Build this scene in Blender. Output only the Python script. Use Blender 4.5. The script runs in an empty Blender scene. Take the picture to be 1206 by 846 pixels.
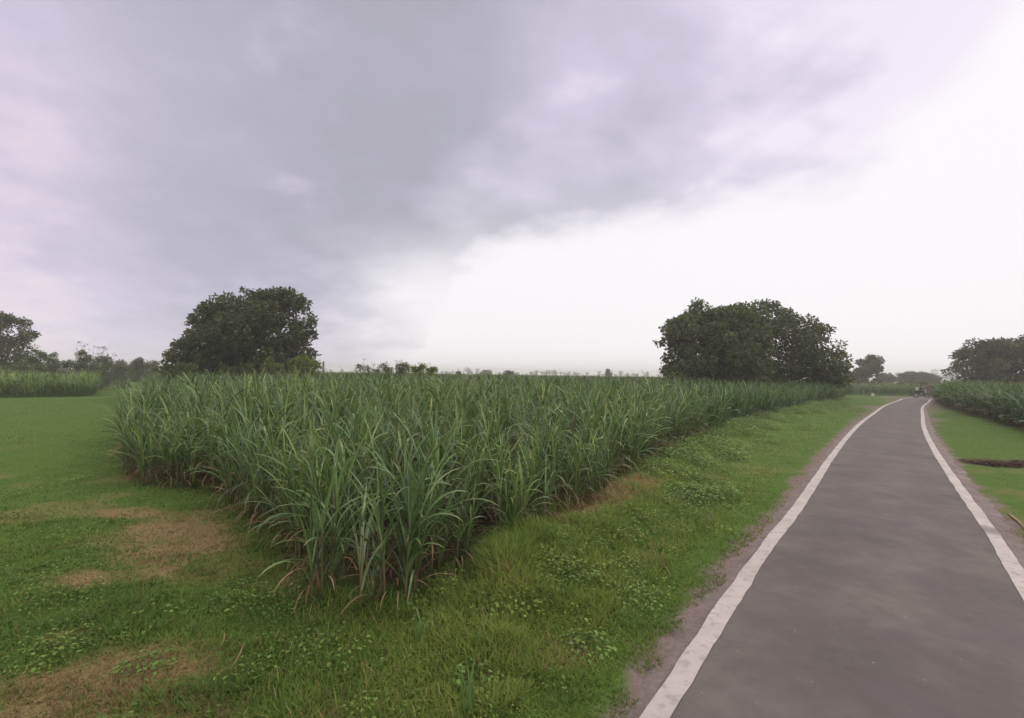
import bpy, bmesh, math, random
import numpy as np
from mathutils import Vector, Matrix

RNG = np.random.default_rng(11)
random.seed(11)
rad = math.radians
scene = bpy.context.scene
COL = scene.collection

# ------------------------------------------------------------------ camera
F, CX, CY = 603.0, 603.0, 423.0
ROLL, PITCH, EYE = rad(0.83), rad(1.66), 2.5
cam_d = bpy.data.cameras.new("camera")
cam = bpy.data.objects.new("camera", cam_d)
COL.objects.link(cam)
cam_d.sensor_width = 36.0
cam_d.lens = 18.0
cam_d.clip_start = 0.05
cam_d.clip_end = 6000
cam.location = (0, 0, EYE)
cam.matrix_world = Matrix.Translation((0, 0, EYE)) @ Matrix.Rotation(rad(90) + PITCH, 4, 'X') @ Matrix.Rotation(ROLL, 4, 'Z')
scene.camera = cam


def ray(px, py):
    """view direction of a spot measured on the photograph (1206 x 846)"""
    x = (px - CX) / F
    y = (CY - py) / F
    c, s = math.cos(ROLL), math.sin(ROLL)
    x, y = x * c - y * s, x * s + y * c
    cp, sp = math.cos(PITCH), math.sin(PITCH)
    return Vector((x, cp - y * sp, sp + y * cp))


def gp(px, py, z=0.0):
    r = ray(px, py)
    t = (z - EYE) / r.z
    return (r.x * t, r.y * t)


def at(px, py, Y):
    r = ray(px, py)
    t = Y / r.y
    return Vector((r.x * t, Y, EYE + r.z * t))


def project(P):
    P = np.asarray(P, float)
    X, Y, Z = P[..., 0], P[..., 1], P[..., 2] - EYE
    cp, sp = math.cos(PITCH), math.sin(PITCH)
    f = Y * cp + Z * sp
    u = -Y * sp + Z * cp
    f = np.where(f < 0.05, 0.05, f)
    x, y = X / f, u / f
    c, s = math.cos(ROLL), math.sin(ROLL)
    return CX + F * (x * c + y * s), CY - F * (-x * s + y * c)


# ------------------------------------------------------------------ noise, terrain
def _hash(i, j, seed):
    n = (i * 374761393 + j * 668265263 + seed * 1442695041) & 0x7fffffff
    n = ((n ^ (n >> 13)) * 1274126177) & 0x7fffffff
    return ((n ^ (n >> 16)) & 0xffff) / 65535.0


def vnoise(x, y, seed=0):
    x = np.asarray(x, float); y = np.asarray(y, float)
    i = np.floor(x).astype(np.int64); j = np.floor(y).astype(np.int64)
    fx = x - i; fy = y - j
    fx = fx * fx * (3 - 2 * fx); fy = fy * fy * (3 - 2 * fy)
    a = _hash(i, j, seed); b = _hash(i + 1, j, seed); c = _hash(i, j + 1, seed); d = _hash(i + 1, j + 1, seed)
    return (a * (1 - fx) + b * fx) * (1 - fy) + (c * (1 - fx) + d * fx) * fy


def fbm(x, y, seed=0, o=3):
    v = 0; a = .5
    for k in range(o):
        v = v + a * vnoise(np.asarray(x) * 2 ** k, np.asarray(y) * 2 ** k, seed + k)
        a *= .5
    return v / (1 - .5 ** o)


def catmull(pts, n):
    p = np.array(pts, float)
    p = np.vstack([2 * p[0] - p[1], p, 2 * p[-1] - p[-2]])
    out = []
    for k in range(1, len(p) - 2):
        for t in np.linspace(0, 1, n, endpoint=False):
            a, b, c, d = p[k - 1], p[k], p[k + 1], p[k + 2]
            out.append(.5 * (2 * b + (c - a) * t + (2 * a - 5 * b + 4 * c - d) * t * t + (3 * b - a - 3 * c + d) * t ** 3))
    out.append(p[-2])
    return np.array(out)


ROAD_C = catmull([(-13.5, -19.0), (-6.0, -8.6), (-1.2, -1.8), (2.22, 3.02), (3.43, 4.74), (4.92, 6.81), (6.65, 9.1), (10.6, 14.55),
                  (15.75, 21.5), (21.2, 28.6), (27.1, 36.0), (36.4, 47.6), (46.6, 59.4), (52.8, 66.6), (59.0, 71.4), (68, 74.0), (80, 75.4), (100, 76.5), (170, 80)], 10)
_t = np.gradient(ROAD_C, axis=0)
_t /= np.linalg.norm(_t, axis=1)[:, None]
ROAD_N = np.stack([_t[:, 1], -_t[:, 0]], 1)       # to the right
HALF = 1.38                                        # centre to middle of the edge line


def road_off(x, y):
    """signed distance from the road's centre line (+ right)"""
    x = np.asarray(x, float).ravel(); y = np.asarray(y, float).ravel()
    out = np.empty(len(x))
    for s in range(0, len(x), 20000):
        dx = x[s:s + 20000, None] - ROAD_C[None, :, 0]
        dy = y[s:s + 20000, None] - ROAD_C[None, :, 1]
        d2 = dx * dx + dy * dy
        k = np.argmin(d2, 1)
        r = np.arange(len(k))
        side = dx[r, k] * ROAD_N[k, 0] + dy[r, k] * ROAD_N[k, 1]
        out[s:s + 20000] = np.where(np.abs(side) > .98 * np.sqrt(d2[r, k]), side, np.sign(side) * np.sqrt(d2[r, k]))
    return out


def sstep(a, b, x):
    t = np.clip((np.asarray(x) - a) / (b - a), 0, 1)
    return t * t * (3 - 2 * t)


def ground_h(x, y):
    x = np.asarray(x, float); y = np.asarray(y, float)
    h = (fbm(x / 2.2, y / 2.2, 3) - .5) * .10 + (fbm(x / 9, y / 9, 7) - .5) * .14 - .04
    o = np.abs(road_off(x, y)).reshape(x.shape)
    k = sstep(1.9, 3.2, o)
    dR = seg_dist(ROADSIDE, x, y)
    h = h + np.exp(-((dR - .9) / .75) ** 2) * (.06 + .34 * fbm(x / 1.5, y / 1.5, 13)) * sstep(-1.2, .2, x) * sstep(80, 50, y)
    h = h * k - .035 * (1 - k) + (fbm(x / .22, y / .22, 23, 3) - .5) * .035 * sstep(1.45, 1.6, o) * (1 - k)
    return h


def gh1(x, y):
    return float(ground_h(np.array([x]), np.array([y]))[0])


def inside(poly, x, y):
    poly = np.array(poly); x = np.asarray(x); y = np.asarray(y)
    c = np.zeros(x.shape, bool)
    j = len(poly) - 1
    for i in range(len(poly)):
        xi, yi = poly[i]; xj, yj = poly[j]
        hit = ((yi > y) != (yj > y)) & (x < (xj - xi) * (y - yi) / (yj - yi + 1e-12) + xi)
        c ^= hit
        j = i
    return c


def seg_dist(line, x, y):
    d = np.full(np.shape(x), 1e9)
    for (ax, ay), (bx, by) in zip(line[:-1], line[1:]):
        vx, vy = bx - ax, by - ay
        t = np.clip(((x - ax) * vx + (y - ay) * vy) / (vx * vx + vy * vy), 0, 1)
        d = np.minimum(d, np.hypot(x - ax - t * vx, y - ay - t * vy))
    return d


ROADSIDE = [(-1.95, 5.95), (-1.05, 6.0), (-.72, 6.5), (0.0, 7.7), (.9, 9.4), (1.77, 10.95), (3.7, 14.9), (11.6, 27.3), (29, 48), (44, 68)]
LEFTSIDE = [(-1.95, 5.95), (-2.85, 7.2), (-4.3, 9.15), (-6.1, 11.1), (-8.05, 11.5), (-9.3, 12.9), (-53, 77)]
FIELD = ROADSIDE + [(44, 76), (60, 150), (-95, 150)] + LEFTSIDE[::-1][:-1]
RIGHT_FIELD = [(22.5, 20.5), (27.3, 27.3), (33.2, 36.5), (41, 48), (50, 60.2), (56, 63.2), (75, 67), (120, 70), (120, 20)]
LEFT_FIELD = [(-75, 41.0), (-41.5, 42.0), (-37.8, 46.0), (-56, 69), (-110, 78)]
FAR_FIELD = [(47, 82), (58, 79.5), (70, 82), (110, 86), (150, 130), (60, 140)]


# ------------------------------------------------------------------ object helpers
def link(o, parent=None):
    COL.objects.link(o)
    if parent is not None:
        o.parent = parent
    return o


def tag(o, label=None, cat=None, group=None, kind=None):
    if label: o['label'] = label
    if cat: o['category'] = cat
    if group: o['group'] = group
    if kind: o['kind'] = kind
    return o


def empty(name, loc, rz=0.0, scale=1.0):
    o = bpy.data.objects.new(name, None)
    o.empty_display_size = .2
    link(o)
    o.location = loc
    o.rotation_euler = (0, 0, rz)
    o.scale = (scale,) * 3
    return o


def np_mesh(name, verts, faces, attrs=None, smooth=False):
    """faces: (m,4) or (m,3) int array or a list of such"""
    me = bpy.data.meshes.new(name)
    if not isinstance(faces, list):
        faces = [faces]
    faces = [np.asarray(f) for f in faces if len(f)]
    verts = np.asarray(verts, np.float32)
    nl = sum(f.size for f in faces)
    me.vertices.add(len(verts))
    me.vertices.foreach_set('co', verts.ravel())
    me.loops.add(nl)
    me.loops.foreach_set('vertex_index', np.concatenate([f.ravel() for f in faces]).astype(np.int32))
    starts = []
    s = 0
    for f in faces:
        starts.append(s + np.arange(len(f)) * f.shape[1])
        s += f.size
    starts = np.concatenate(starts).astype(np.int32)
    me.polygons.add(len(starts))
    me.polygons.foreach_set('loop_start', starts)
    me.update(calc_edges=True)
    for k, v in (attrs or {}).items():
        a = me.attributes.new(k, 'FLOAT', 'POINT')
        a.data.foreach_set('value', np.asarray(v, np.float32))
    if smooth:
        me.polygons.foreach_set('use_smooth', np.ones(len(starts), bool))
    return me


def mesh_obj(name, me, mat, parent=None):
    me.materials.clear()
    me.materials.append(mat)
    o = bpy.data.objects.new(name, me)
    return link(o, parent)


def copy_tree(o, parent=None):
    c = o.copy()
    COL.objects.link(c)
    if parent is not None:
        c.parent = parent
    for ch in list(o.children):
        copy_tree(ch, c)
    return c


class MB:
    """collects strips, tubes, boxes into one mesh"""
    def __init__(s):
        s.v = []; s.q = []; s.t = []; s.a = {}; s.n = 0

    def add(s, v, q=None, t=None, **attrs):
        v = np.asarray(v, float).reshape(-1, 3)
        if q is not None and len(q): s.q.append(np.asarray(q) + s.n)
        if t is not None and len(t): s.t.append(np.asarray(t) + s.n)
        s.v.append(v)
        for k in set(list(attrs) + list(s.a)):
            s.a.setdefault(k, [np.zeros(s.n)] if s.n else [])
            x = attrs.get(k, 0.0)
            s.a[k].append(np.broadcast_to(np.asarray(x, float), (len(v),)).copy())
        s.n += len(v)

    def tube(s, pts, radii, sides=8, caps=True, **attrs):
        pts = [Vector(p) for p in pts]
        if not hasattr(radii, '__len__'): radii = [radii] * len(pts)
        vs = []
        up = Vector((0, 0, 1))
        for k, p in enumerate(pts):
            d = (pts[min(k + 1, len(pts) - 1)] - pts[max(k - 1, 0)]).normalized()
            a = d.cross(up)
            if a.length < 1e-3: a = d.cross(Vector((1, 0, 0)))
            a.normalize(); b = d.cross(a)
            for m in range(sides):
                th = 2 * math.pi * m / sides
                vs.append(p + (a * math.cos(th) + b * math.sin(th)) * radii[k])
        q = []
        for k in range(len(pts) - 1):
            for m in range(sides):
                n = (m + 1) % sides
                q.append((k * sides + m, k * sides + n, (k + 1) * sides + n, (k + 1) * sides + m))
        t = []
        vs = [tuple(v) for v in vs]
        if caps:
            for k in (0, len(pts) - 1):
                c = len(vs); vs.append(tuple(pts[k]))
                for m in range(sides):
                    n = (m + 1) % sides
                    t.append((c, k * sides + m, k * sides + n) if k else (c, k * sides + n, k * sides + m))
        s.add(vs, q, t, **attrs)

    def build(s, name, mat, parent=None, smooth=False):
        if not s.n:
            return None
        me = np_mesh(name, np.concatenate(s.v), [np.concatenate(x) for x in (s.q, s.t) if x], {k: np.concatenate(v) for k, v in s.a.items()}, smooth)
        return mesh_obj(name, me, mat, parent)


def bm_obj(name, bm, mat, parent=None, smooth=False, bevel=0.0):
    if bevel:
        bmesh.ops.bevel(bm, geom=[e for e in bm.edges], offset=bevel, segments=2, affect='EDGES', profile=.5)
    me = bpy.data.meshes.new(name)
    bm.to_mesh(me); bm.free()
    if smooth:
        for p in me.polygons: p.use_smooth = True
    return mesh_obj(name, me, mat, parent)


def strips(P, az, th0, bend, L, W, ns, wide=2, fold=.25, power=1.3, tint=0.0, base_w=.45, gravity=True):
    """n curved leaf blades at once. P (n,3) roots, az azimuth, th0 angle from vertical at the root, bend added by the tip.
    returns verts, quads, attrs(t, tint, mid)"""
    n = len(P)
    t = np.linspace(0, 1, ns + 1)
    th = th0[:, None] + bend[:, None] * t[None, :] ** power
    th = np.minimum(th, 3.05)
    ds = L[:, None] / ns
    thm = .5 * (th[:, 1:] + th[:, :-1])
    r = np.concatenate([np.zeros((n, 1)), np.cumsum(np.sin(thm) * ds, 1)], 1)
    z = np.concatenate([np.zeros((n, 1)), np.cumsum(np.cos(thm) * ds, 1)], 1)
    ca, sa = np.cos(az)[:, None], np.sin(az)[:, None]
    wob = (RNG.random((n, 1)) - .5) * .5
    side_shift = wob * (t[None, :] ** 2) * L[:, None] * .35
    cx = P[:, 0:1] + r * ca - side_shift * sa
    cy = P[:, 1:2] + r * sa + side_shift * ca
    cz = P[:, 2:3] + z
    prof = np.minimum(base_w + (1 - base_w) * t / .25, 1.0) * np.sqrt(np.clip(1 - (t ** 2.2), 0, 1))
    prof[-1] = .02
    w = .5 * W[:, None] * prof[None, :]
    roll = (RNG.random((n, 1)) - .5) * 1.2 * (.3 + t[None, :])
    # side vector: horizontal perpendicular, rolled about the blade
    nx, ny, nz = np.cos(th) * ca * -1, np.cos(th) * sa * -1, np.sin(th)      # blade normal (upper side)
    sx = -sa * np.cos(roll) + nx * np.sin(roll)
    sy = ca * np.cos(roll) + ny * np.sin(roll)
    sz = nz * np.sin(roll)
    C = np.stack([cx, cy, cz], -1)
    S = np.stack([sx, sy, sz], -1) * w[..., None]
    N = np.stack([nx, ny, nz], -1) * (w * fold)[..., None]
    if wide == 3:
        V = np.stack([C - S + N, C, C + S + N], 2)
    else:
        V = np.stack([C - S, C + S], 2)
    k = wide
    base = np.arange(n)[:, None, None] * (ns + 1) * k + np.arange(ns)[None, :, None] * k + np.arange(k - 1)[None, None, :]
    q = np.stack([base, base + 1, base + k + 1, base + k], -1).reshape(-1, 4)
    tt = np.broadcast_to(t[None, :, None], (n, ns + 1, k)).ravel()
    tn = np.broadcast_to(np.broadcast_to(np.asarray(tint, float), (n,))[:, None, None], (n, ns + 1, k)).ravel()
    mid = np.zeros((n, ns + 1, k))
    if wide == 3: mid[:, :, 1] = 1
    return V.reshape(-1, 3), q, dict(along=tt, tint=tn, mid=mid.ravel())


# ------------------------------------------------------------------ materials
def new_mat(name):
    m = bpy.data.materials.new(name)
    m.use_nodes = True
    nt = m.node_tree
    nt.nodes.clear()
    out = nt.nodes.new('ShaderNodeOutputMaterial')
    return m, nt, out


def N(nt, typ, **kw):
    n = nt.nodes.new(typ)
    for k, v in kw.items():
        if k.startswith('i_'):
            n.inputs[k[2:].replace('_', ' ')].default_value = v
        else:
            setattr(n, k, v)
    return n


def ramp(nt, stops, src=None, interp='LINEAR'):
    r = nt.nodes.new('ShaderNodeValToRGB')
    r.color_ramp.interpolation = interp
    el = r.color_ramp.elements
    while len(el) < len(stops): el.new(.5)
    for e, (p, c) in zip(el, stops):
        e.position = p
        e.color = (*c, 1) if len(c) == 3 else c
    if src is not None: nt.links.new(src, r.inputs[0])
    return r


def attr(nt, name):
    a = nt.nodes.new('ShaderNodeAttribute'); a.attribute_name = name
    return a.outputs['Fac']


def noise(nt, scale, detail=4, rough=.55, coord='Object', vec=None):
    n = nt.nodes.new('ShaderNodeTexNoise')
    n.inputs['Scale'].default_value = scale
    n.inputs['Detail'].default_value = detail
    n.inputs['Roughness'].default_value = rough
    if vec is None:
        tc = nt.nodes.new('ShaderNodeTexCoord')
        vec = tc.outputs[coord]
    nt.links.new(vec, n.inputs['Vector'])
    return n.outputs['Fac']


def mixc(nt, fac, a, b, blend='MIX'):
    m = nt.nodes.new('ShaderNodeMix'); m.data_type = 'RGBA'; m.blend_type = blend
    for s, v in ((m.inputs[0], fac), (m.inputs[6], a), (m.inputs[7], b)):
        if hasattr(v, 'is_output'): nt.links.new(v, s)
        elif isinstance(v, (int, float)): s.default_value = v
        else: s.default_value = (*v, 1)
    return m.outputs[2]


def math_(nt, op, a, b=None, c=None):
    m = nt.nodes.new('ShaderNodeMath'); m.operation = op
    for s, v in zip(m.inputs, (a, b, c)):
        if v is None: continue
        if hasattr(v, 'is_output'): nt.links.new(v, s)
        else: s.default_value = v
    return m.outputs[0]


def maprange(nt, v, a, b, c=0.0, d=1.0, smooth=True):
    m = nt.nodes.new('ShaderNodeMapRange')
    m.interpolation_type = 'SMOOTHSTEP' if smooth else 'LINEAR'
    nt.links.new(v, m.inputs['Value'])
    for k, x in zip(('From Min', 'From Max', 'To Min', 'To Max'), (a, b, c, d)): m.inputs[k].default_value = x
    return m.outputs['Result']


def leaf_mat(name, stops, transl=.3, rough=.5, spec=.35, mid=None, tip=None, vary=.25, nscale=3.0, each=False):
    """foliage: colour from the per-leaf tint, some light passing through"""
    m, nt, out = new_mat(name)
    c = ramp(nt, stops, attr(nt, 'tint')).outputs[0]
    nz = noise(nt, nscale, 3)
    v = maprange(nt, nz, .3, .7, 1 - vary, 1 + vary)
    comb = N(nt, 'ShaderNodeCombineXYZ')
    for k in range(3): nt.links.new(v, comb.inputs[k])
    c = mixc(nt, 1.0, c, comb.outputs[0], 'MULTIPLY')
    if each:     # no two plants have quite the same green
        oi = N(nt, 'ShaderNodeObjectInfo')
        c = mixc(nt, 1.0, c, ramp(nt, [(0, (.74, .80, .86)), (.35, (.95, 1.0, 1.0)), (.7, (1.18, 1.14, 1.0)), (1, (1.42, 1.26, 1.0))], oi.outputs['Random']).outputs[0], 'MULTIPLY')
    if mid is not None:
        c = mixc(nt, math_(nt, 'MULTIPLY', math_(nt, 'POWER', attr(nt, 'mid'), 4.0), .55), c, mid)
    if tip is not None:
        c = mixc(nt, maprange(nt, attr(nt, 'along'), .82, 1.0, 0, .7), c, tip)
    p = N(nt, 'ShaderNodeBsdfPrincipled')
    nt.links.new(c, p.inputs['Base Color'])
    p.inputs['Roughness'].default_value = rough
    p.inputs['Specular IOR Level'].default_value = spec
    if transl:
        tr = N(nt, 'ShaderNodeBsdfTranslucent')
        nt.links.new(mixc(nt, .35, c, (.16, .22, .03)), tr.inputs['Color'])
        mx = N(nt, 'ShaderNodeMixShader'); mx.inputs[0].default_value = transl
        nt.links.new(p.outputs[0], mx.inputs[1]); nt.links.new(tr.outputs[0], mx.inputs[2])
        nt.links.new(mx.outputs[0], out.inputs[0])
    else:
        nt.links.new(p.outputs[0], out.inputs[0])
    return m


def plain_mat(name, col, rough=.6, metal=0.0, spec=.4, col2=None, nscale=20.0, bump=0.0):
    m, nt, out = new_mat(name)
    p = N(nt, 'ShaderNodeBsdfPrincipled')
    nz = noise(nt, nscale, 5)
    c = mixc(nt, maprange(nt, nz, .35, .7), col, col2 or tuple(x * .7 for x in col))
    nt.links.new(c, p.inputs['Base Color'])
    p.inputs['Roughness'].default_value = rough
    p.inputs['Metallic'].default_value = metal
    p.inputs['Specular IOR Level'].default_value = spec
    if bump:
        b = N(nt, 'ShaderNodeBump'); b.inputs['Strength'].default_value = bump; b.inputs['Distance'].default_value = .02
        nt.links.new(nz, b.inputs['Height']); nt.links.new(b.outputs[0], p.inputs['Normal'])
    nt.links.new(p.outputs[0], out.inputs[0])
    return m


M = {}
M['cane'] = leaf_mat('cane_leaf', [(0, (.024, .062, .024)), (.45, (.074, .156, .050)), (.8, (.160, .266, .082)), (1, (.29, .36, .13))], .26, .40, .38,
                     mid=(.34, .40, .20), tip=(.26, .20, .09), vary=.2, each=True)
M['cane_dead'] = leaf_mat('cane_dead_leaf', [(0, (.10, .055, .030)), (.6, (.20, .125, .07)), (1, (.30, .22, .14))], .15, .75, .2)
M['cane_stem'] = plain_mat('cane_stem', (.10, .13, .05), .5, col2=(.14, .085, .06), nscale=9)
M['grass'] = None
M['bark'] = plain_mat('bark', (.075, .055, .042), .9, col2=(.03, .023, .018), nscale=6, bump=.6)
M['crown_dark'] = leaf_mat('dark_crown', [(0, (.030, .044, .018)), (.6, (.054, .078, .028)), (1, (.100, .125, .040))], .15, .55, .3, nscale=.5)
M['crown_mid'] = leaf_mat('mid_crown', [(0, (.046, .060, .036)), (.6, (.074, .094, .052)), (1, (.115, .135, .066))], .18, .55, .3, nscale=.5)
M['crown_green'] = leaf_mat('green_crown', [(0, (.046, .066, .030)), (.6, (.080, .110, .044)), (1, (.130, .160, .060))], .2, .55, .25, nscale=.5)
M['shrub'] = leaf_mat('shrub_leaf', [(0, (.045, .070, .024)), (.6, (.075, .115, .036)), (1, (.12, .155, .05))], .25, .55, .3, nscale=.8)
M['yellow_shrub'] = leaf_mat('yellow_shrub_leaf', [(0, (.085, .130, .026)), (.6, (.130, .185, .036)), (1, (.19, .24, .055))], .28, .55, .3, nscale=.8)
M['grey_shrub'] = leaf_mat('grey_shrub_leaf', [(0, (.06, .07, .045)), (.6, (.10, .11, .075)), (1, (.16, .165, .12))], .2, .6, .3, nscale=.8)
M['weed'] = leaf_mat('weed_leaf', [(0, (.068, .13, .027)), (.5, (.135, .23, .046)), (1, (.23, .33, .080))], .28, .55, .25)
M['tuft'] = leaf_mat('tuft_blade', [(0, (.06, .13, .035)), (.6, (.11, .20, .06)), (1, (.18, .27, .10))], .3, .5, .35)
M['pale_shoot'] = leaf_mat('pale_shoot_leaf', [(0, (.13, .20, .09)), (.6, (.22, .29, .15)), (1, (.33, .38, .24))], .2, .45, .4)
M['dark_straw'] = leaf_mat('dark_dead_matter', [(0, (.050, .026, .020)), (.3, (.085, .045, .034)), (1, (.19, .13, .09))], .0, .9, .1)
M['straw'] = leaf_mat('straw_blade', [(0, (.15, .10, .05)), (.6, (.26, .19, .10)), (1, (.40, .33, .21))], .15, .8, .2)


def grass_material():
    m, nt, out = new_mat('grass_blade')
    green = ramp(nt, [(0, (.066, .122, .026)), (.35, (.106, .186, .037)), (.7, (.172, .258, .050)), (1, (.27, .33, .080))], attr(nt, 'tint')).outputs[0]
    dry = ramp(nt, [(0, (.16, .122, .050)), (.6, (.28, .222, .100)), (1, (.42, .345, .18))], attr(nt, 'tint')).outputs[0]
    c = mixc(nt, attr(nt, 'dry'), green, dry)
    p = N(nt, 'ShaderNodeBsdfPrincipled')
    nt.links.new(c, p.inputs['Base Color'])
    p.inputs['Roughness'].default_value = .6
    p.inputs['Specular IOR Level'].default_value = .2
    tr = N(nt, 'ShaderNodeBsdfTranslucent')
    nt.links.new(c, tr.inputs['Color'])
    mx = N(nt, 'ShaderNodeMixShader'); mx.inputs[0].default_value = .42
    nt.links.new(p.outputs[0], mx.inputs[1]); nt.links.new(tr.outputs[0], mx.inputs[2])
    nt.links.new(mx.outputs[0], out.inputs[0])
    return m


M['grass'] = grass_material()


def ground_material():
    m, nt, out = new_mat('ground_turf')
    n1 = noise(nt, .35, 5); n2 = noise(nt, 2.6, 6, .65); n3 = noise(nt, 22, 6, .7)
    g = ramp(nt, [(0, (.048, .094, .018)), (.5, (.078, .142, .025)), (1, (.120, .190, .036))], math_(nt, 'ADD', math_(nt, 'MULTIPLY', n1, .5), math_(nt, 'MULTIPLY', n2, .5))).outputs[0]
    g = mixc(nt, maprange(nt, n3, .35, .7, 0, .5), g, (.055, .085, .020))
    straw = ramp(nt, [(0, (.14, .102, .046)), (.5, (.25, .19, .092)), (1, (.37, .30, .17))], math_(nt, 'ADD', math_(nt, 'MULTIPLY', n2, .4), math_(nt, 'MULTIPLY', n3, .6))).outputs[0]
    n5 = noise(nt, 55, 5, .75)
    straw = mixc(nt, maprange(nt, n5, .42, .62, 0, .7), straw, (.10, .072, .036))
    straw = mixc(nt, maprange(nt, n2, .50, .62, 0, .45), straw, (.085, .115, .03))
    c = mixc(nt, attr(nt, 'dry'), g, straw)
    soil = ramp(nt, [(.25, (.030, .020, .013)), (.7, (.075, .050, .034))], n3).outputs[0]
    c = mixc(nt, attr(nt, 'soil'), c, soil)
    edge = ramp(nt, [(.25, (.12, .085, .075)), (.7, (.24, .19, .18))], n3).outputs[0]
    c = mixc(nt, attr(nt, 'grit'), c, edge)
    p = N(nt, 'ShaderNodeBsdfPrincipled')
    nt.links.new(c, p.inputs['Base Color'])
    p.inputs['Roughness'].default_value = .95
    p.inputs['Specular IOR Level'].default_value = .1
    b = N(nt, 'ShaderNodeBump'); b.inputs['Strength'].default_value = .7; b.inputs['Distance'].default_value = .03
    nt.links.new(math_(nt, 'ADD', n2, math_(nt, 'MULTIPLY', n3, .6)), b.inputs['Height']); nt.links.new(b.outputs[0], p.inputs['Normal'])
    nt.links.new(p.outputs[0], out.inputs[0])
    return m


def road_material():
    m, nt, out = new_mat('worn_asphalt')
    n1 = noise(nt, .8, 5, .62); n2 = noise(nt, 5, 6, .6); n3 = noise(nt, 160, 4, .7)
    c = ramp(nt, [(.32, (.086, .078, .075)), (.5, (.122, .111, .105)), (.66, (.158, .144, .135))], math_(nt, 'ADD', math_(nt, 'MULTIPLY', n1, .7), math_(nt, 'MULTIPLY', n2, .3))).outputs[0]
    c = mixc(nt, maprange(nt, n3, .35, .75, 0, .45), c, (.085, .075, .077))
    c = mixc(nt, maprange(nt, n3, .66, .74, 0, .5), c, (.30, .28, .27))
    n4 = noise(nt, 38, 3, .6)
    c = mixc(nt, maprange(nt, n4, .40, .30, 0, .35), c, (.078, .070, .068))
    vo = N(nt, 'ShaderNodeTexVoronoi'); vo.inputs['Scale'].default_value = 7.0
    tcv = N(nt, 'ShaderNodeTexCoord'); nt.links.new(tcv.outputs['Object'], vo.inputs['Vector'])
    c = mixc(nt, math_(nt, 'MULTIPLY', maprange(nt, vo.outputs['Distance'], .10, .05, 0, .55), maprange(nt, n2, .5, .6)), c, (.32, .29, .27))
    # tyre-polished band and dusty streaks along the road (attribute 'across')
    ac = attr(nt, 'across')
    band = maprange(nt, math_(nt, 'ABSOLUTE', math_(nt, 'SUBTRACT', math_(nt, 'ABSOLUTE', ac), .45)), .0, .28, .22, 0)
    c = mixc(nt, band, c, (.09, .079, .082))
    tc = N(nt, 'ShaderNodeTexCoord')
    spots = noise(nt, 1.1, 3, .4)
    c = mixc(nt, maprange(nt, spots, .58, .72, 0, .6), c, (.105, .084, .098))
    p = N(nt, 'ShaderNodeBsdfPrincipled')
    nt.links.new(c, p.inputs['Base Color'])
    p.inputs['Roughness'].default_value = .85
    p.inputs['Specular IOR Level'].default_value = .25
    b = N(nt, 'ShaderNodeBump'); b.inputs['Strength'].default_value = .35; b.inputs['Distance'].default_value = .006
    nt.links.new(n3, b.inputs['Height']); nt.links.new(b.outputs[0], p.inputs['Normal'])
    nt.links.new(p.outputs[0], out.inputs[0])
    return m


def line_material():
    m, nt, out = new_mat('road_paint')
    n1 = noise(nt, 1.3, 4); n2 = noise(nt, 30, 6, .7); n3 = noise(nt, 9, 5, .65)
    c = ramp(nt, [(.3, (.355, .325, .312)), (.7, (.48, .442, .425))], n1).outputs[0]
    c = mixc(nt, maprange(nt, n2, .52, .72, 0, .55), c, (.24, .21, .21))
    c = mixc(nt, maprange(nt, n3, .50, .64, 0, .5), c, (.22, .20, .19))
    c = mixc(nt, attr(nt, 'wear'), c, (.16, .14, .14))
    p = N(nt, 'ShaderNodeBsdfPrincipled')
    nt.links.new(c, p.inputs['Base Color'])
    p.inputs['Roughness'].default_value = .7
    nt.links.new(p.outputs[0], out.inputs[0])
    return m


def shoulder_material():
    m, nt, out = new_mat('gritty_shoulder')
    n1 = noise(nt, 1.6, 5, .6); n2 = noise(nt, 14, 6, .7); n3 = noise(nt, 90, 4, .7)
    c = ramp(nt, [(.3, (.10, .080, .074)), (.5, (.19, .155, .147)), (.68, (.30, .25, .24))], math_(nt, 'ADD', math_(nt, 'MULTIPLY', n1, .5), math_(nt, 'MULTIPLY', n2, .5))).outputs[0]
    c = mixc(nt, maprange(nt, n3, .4, .75, 0, .5), c, (.09, .07, .07))
    c = mixc(nt, maprange(nt, n1, .58, .72, 0, .35), c, (.25, .155, .20))
    p = N(nt, 'ShaderNodeBsdfPrincipled')
    nt.links.new(c, p.inputs['Base Color'])
    p.inputs['Roughness'].default_value = .95
    b = N(nt, 'ShaderNodeBump'); b.inputs['Strength'].default_value = .6; b.inputs['Distance'].default_value = .015
    nt.links.new(math_(nt, 'ADD', n2, n3), b.inputs['Height']); nt.links.new(b.outputs[0], p.inputs['Normal'])
    nt.links.new(p.outputs[0], out.inputs[0])
    return m


# ------------------------------------------------------------------ patches of dry grass
DRY = []   # (x, y, rx, ry, rot, strength)


def dry_px(px, py, rx, ry, rot=0.0, s=1.0):
    x, y = gp(px, py)
    DRY.append((x, y, rx, ry, rot, s))


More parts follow.
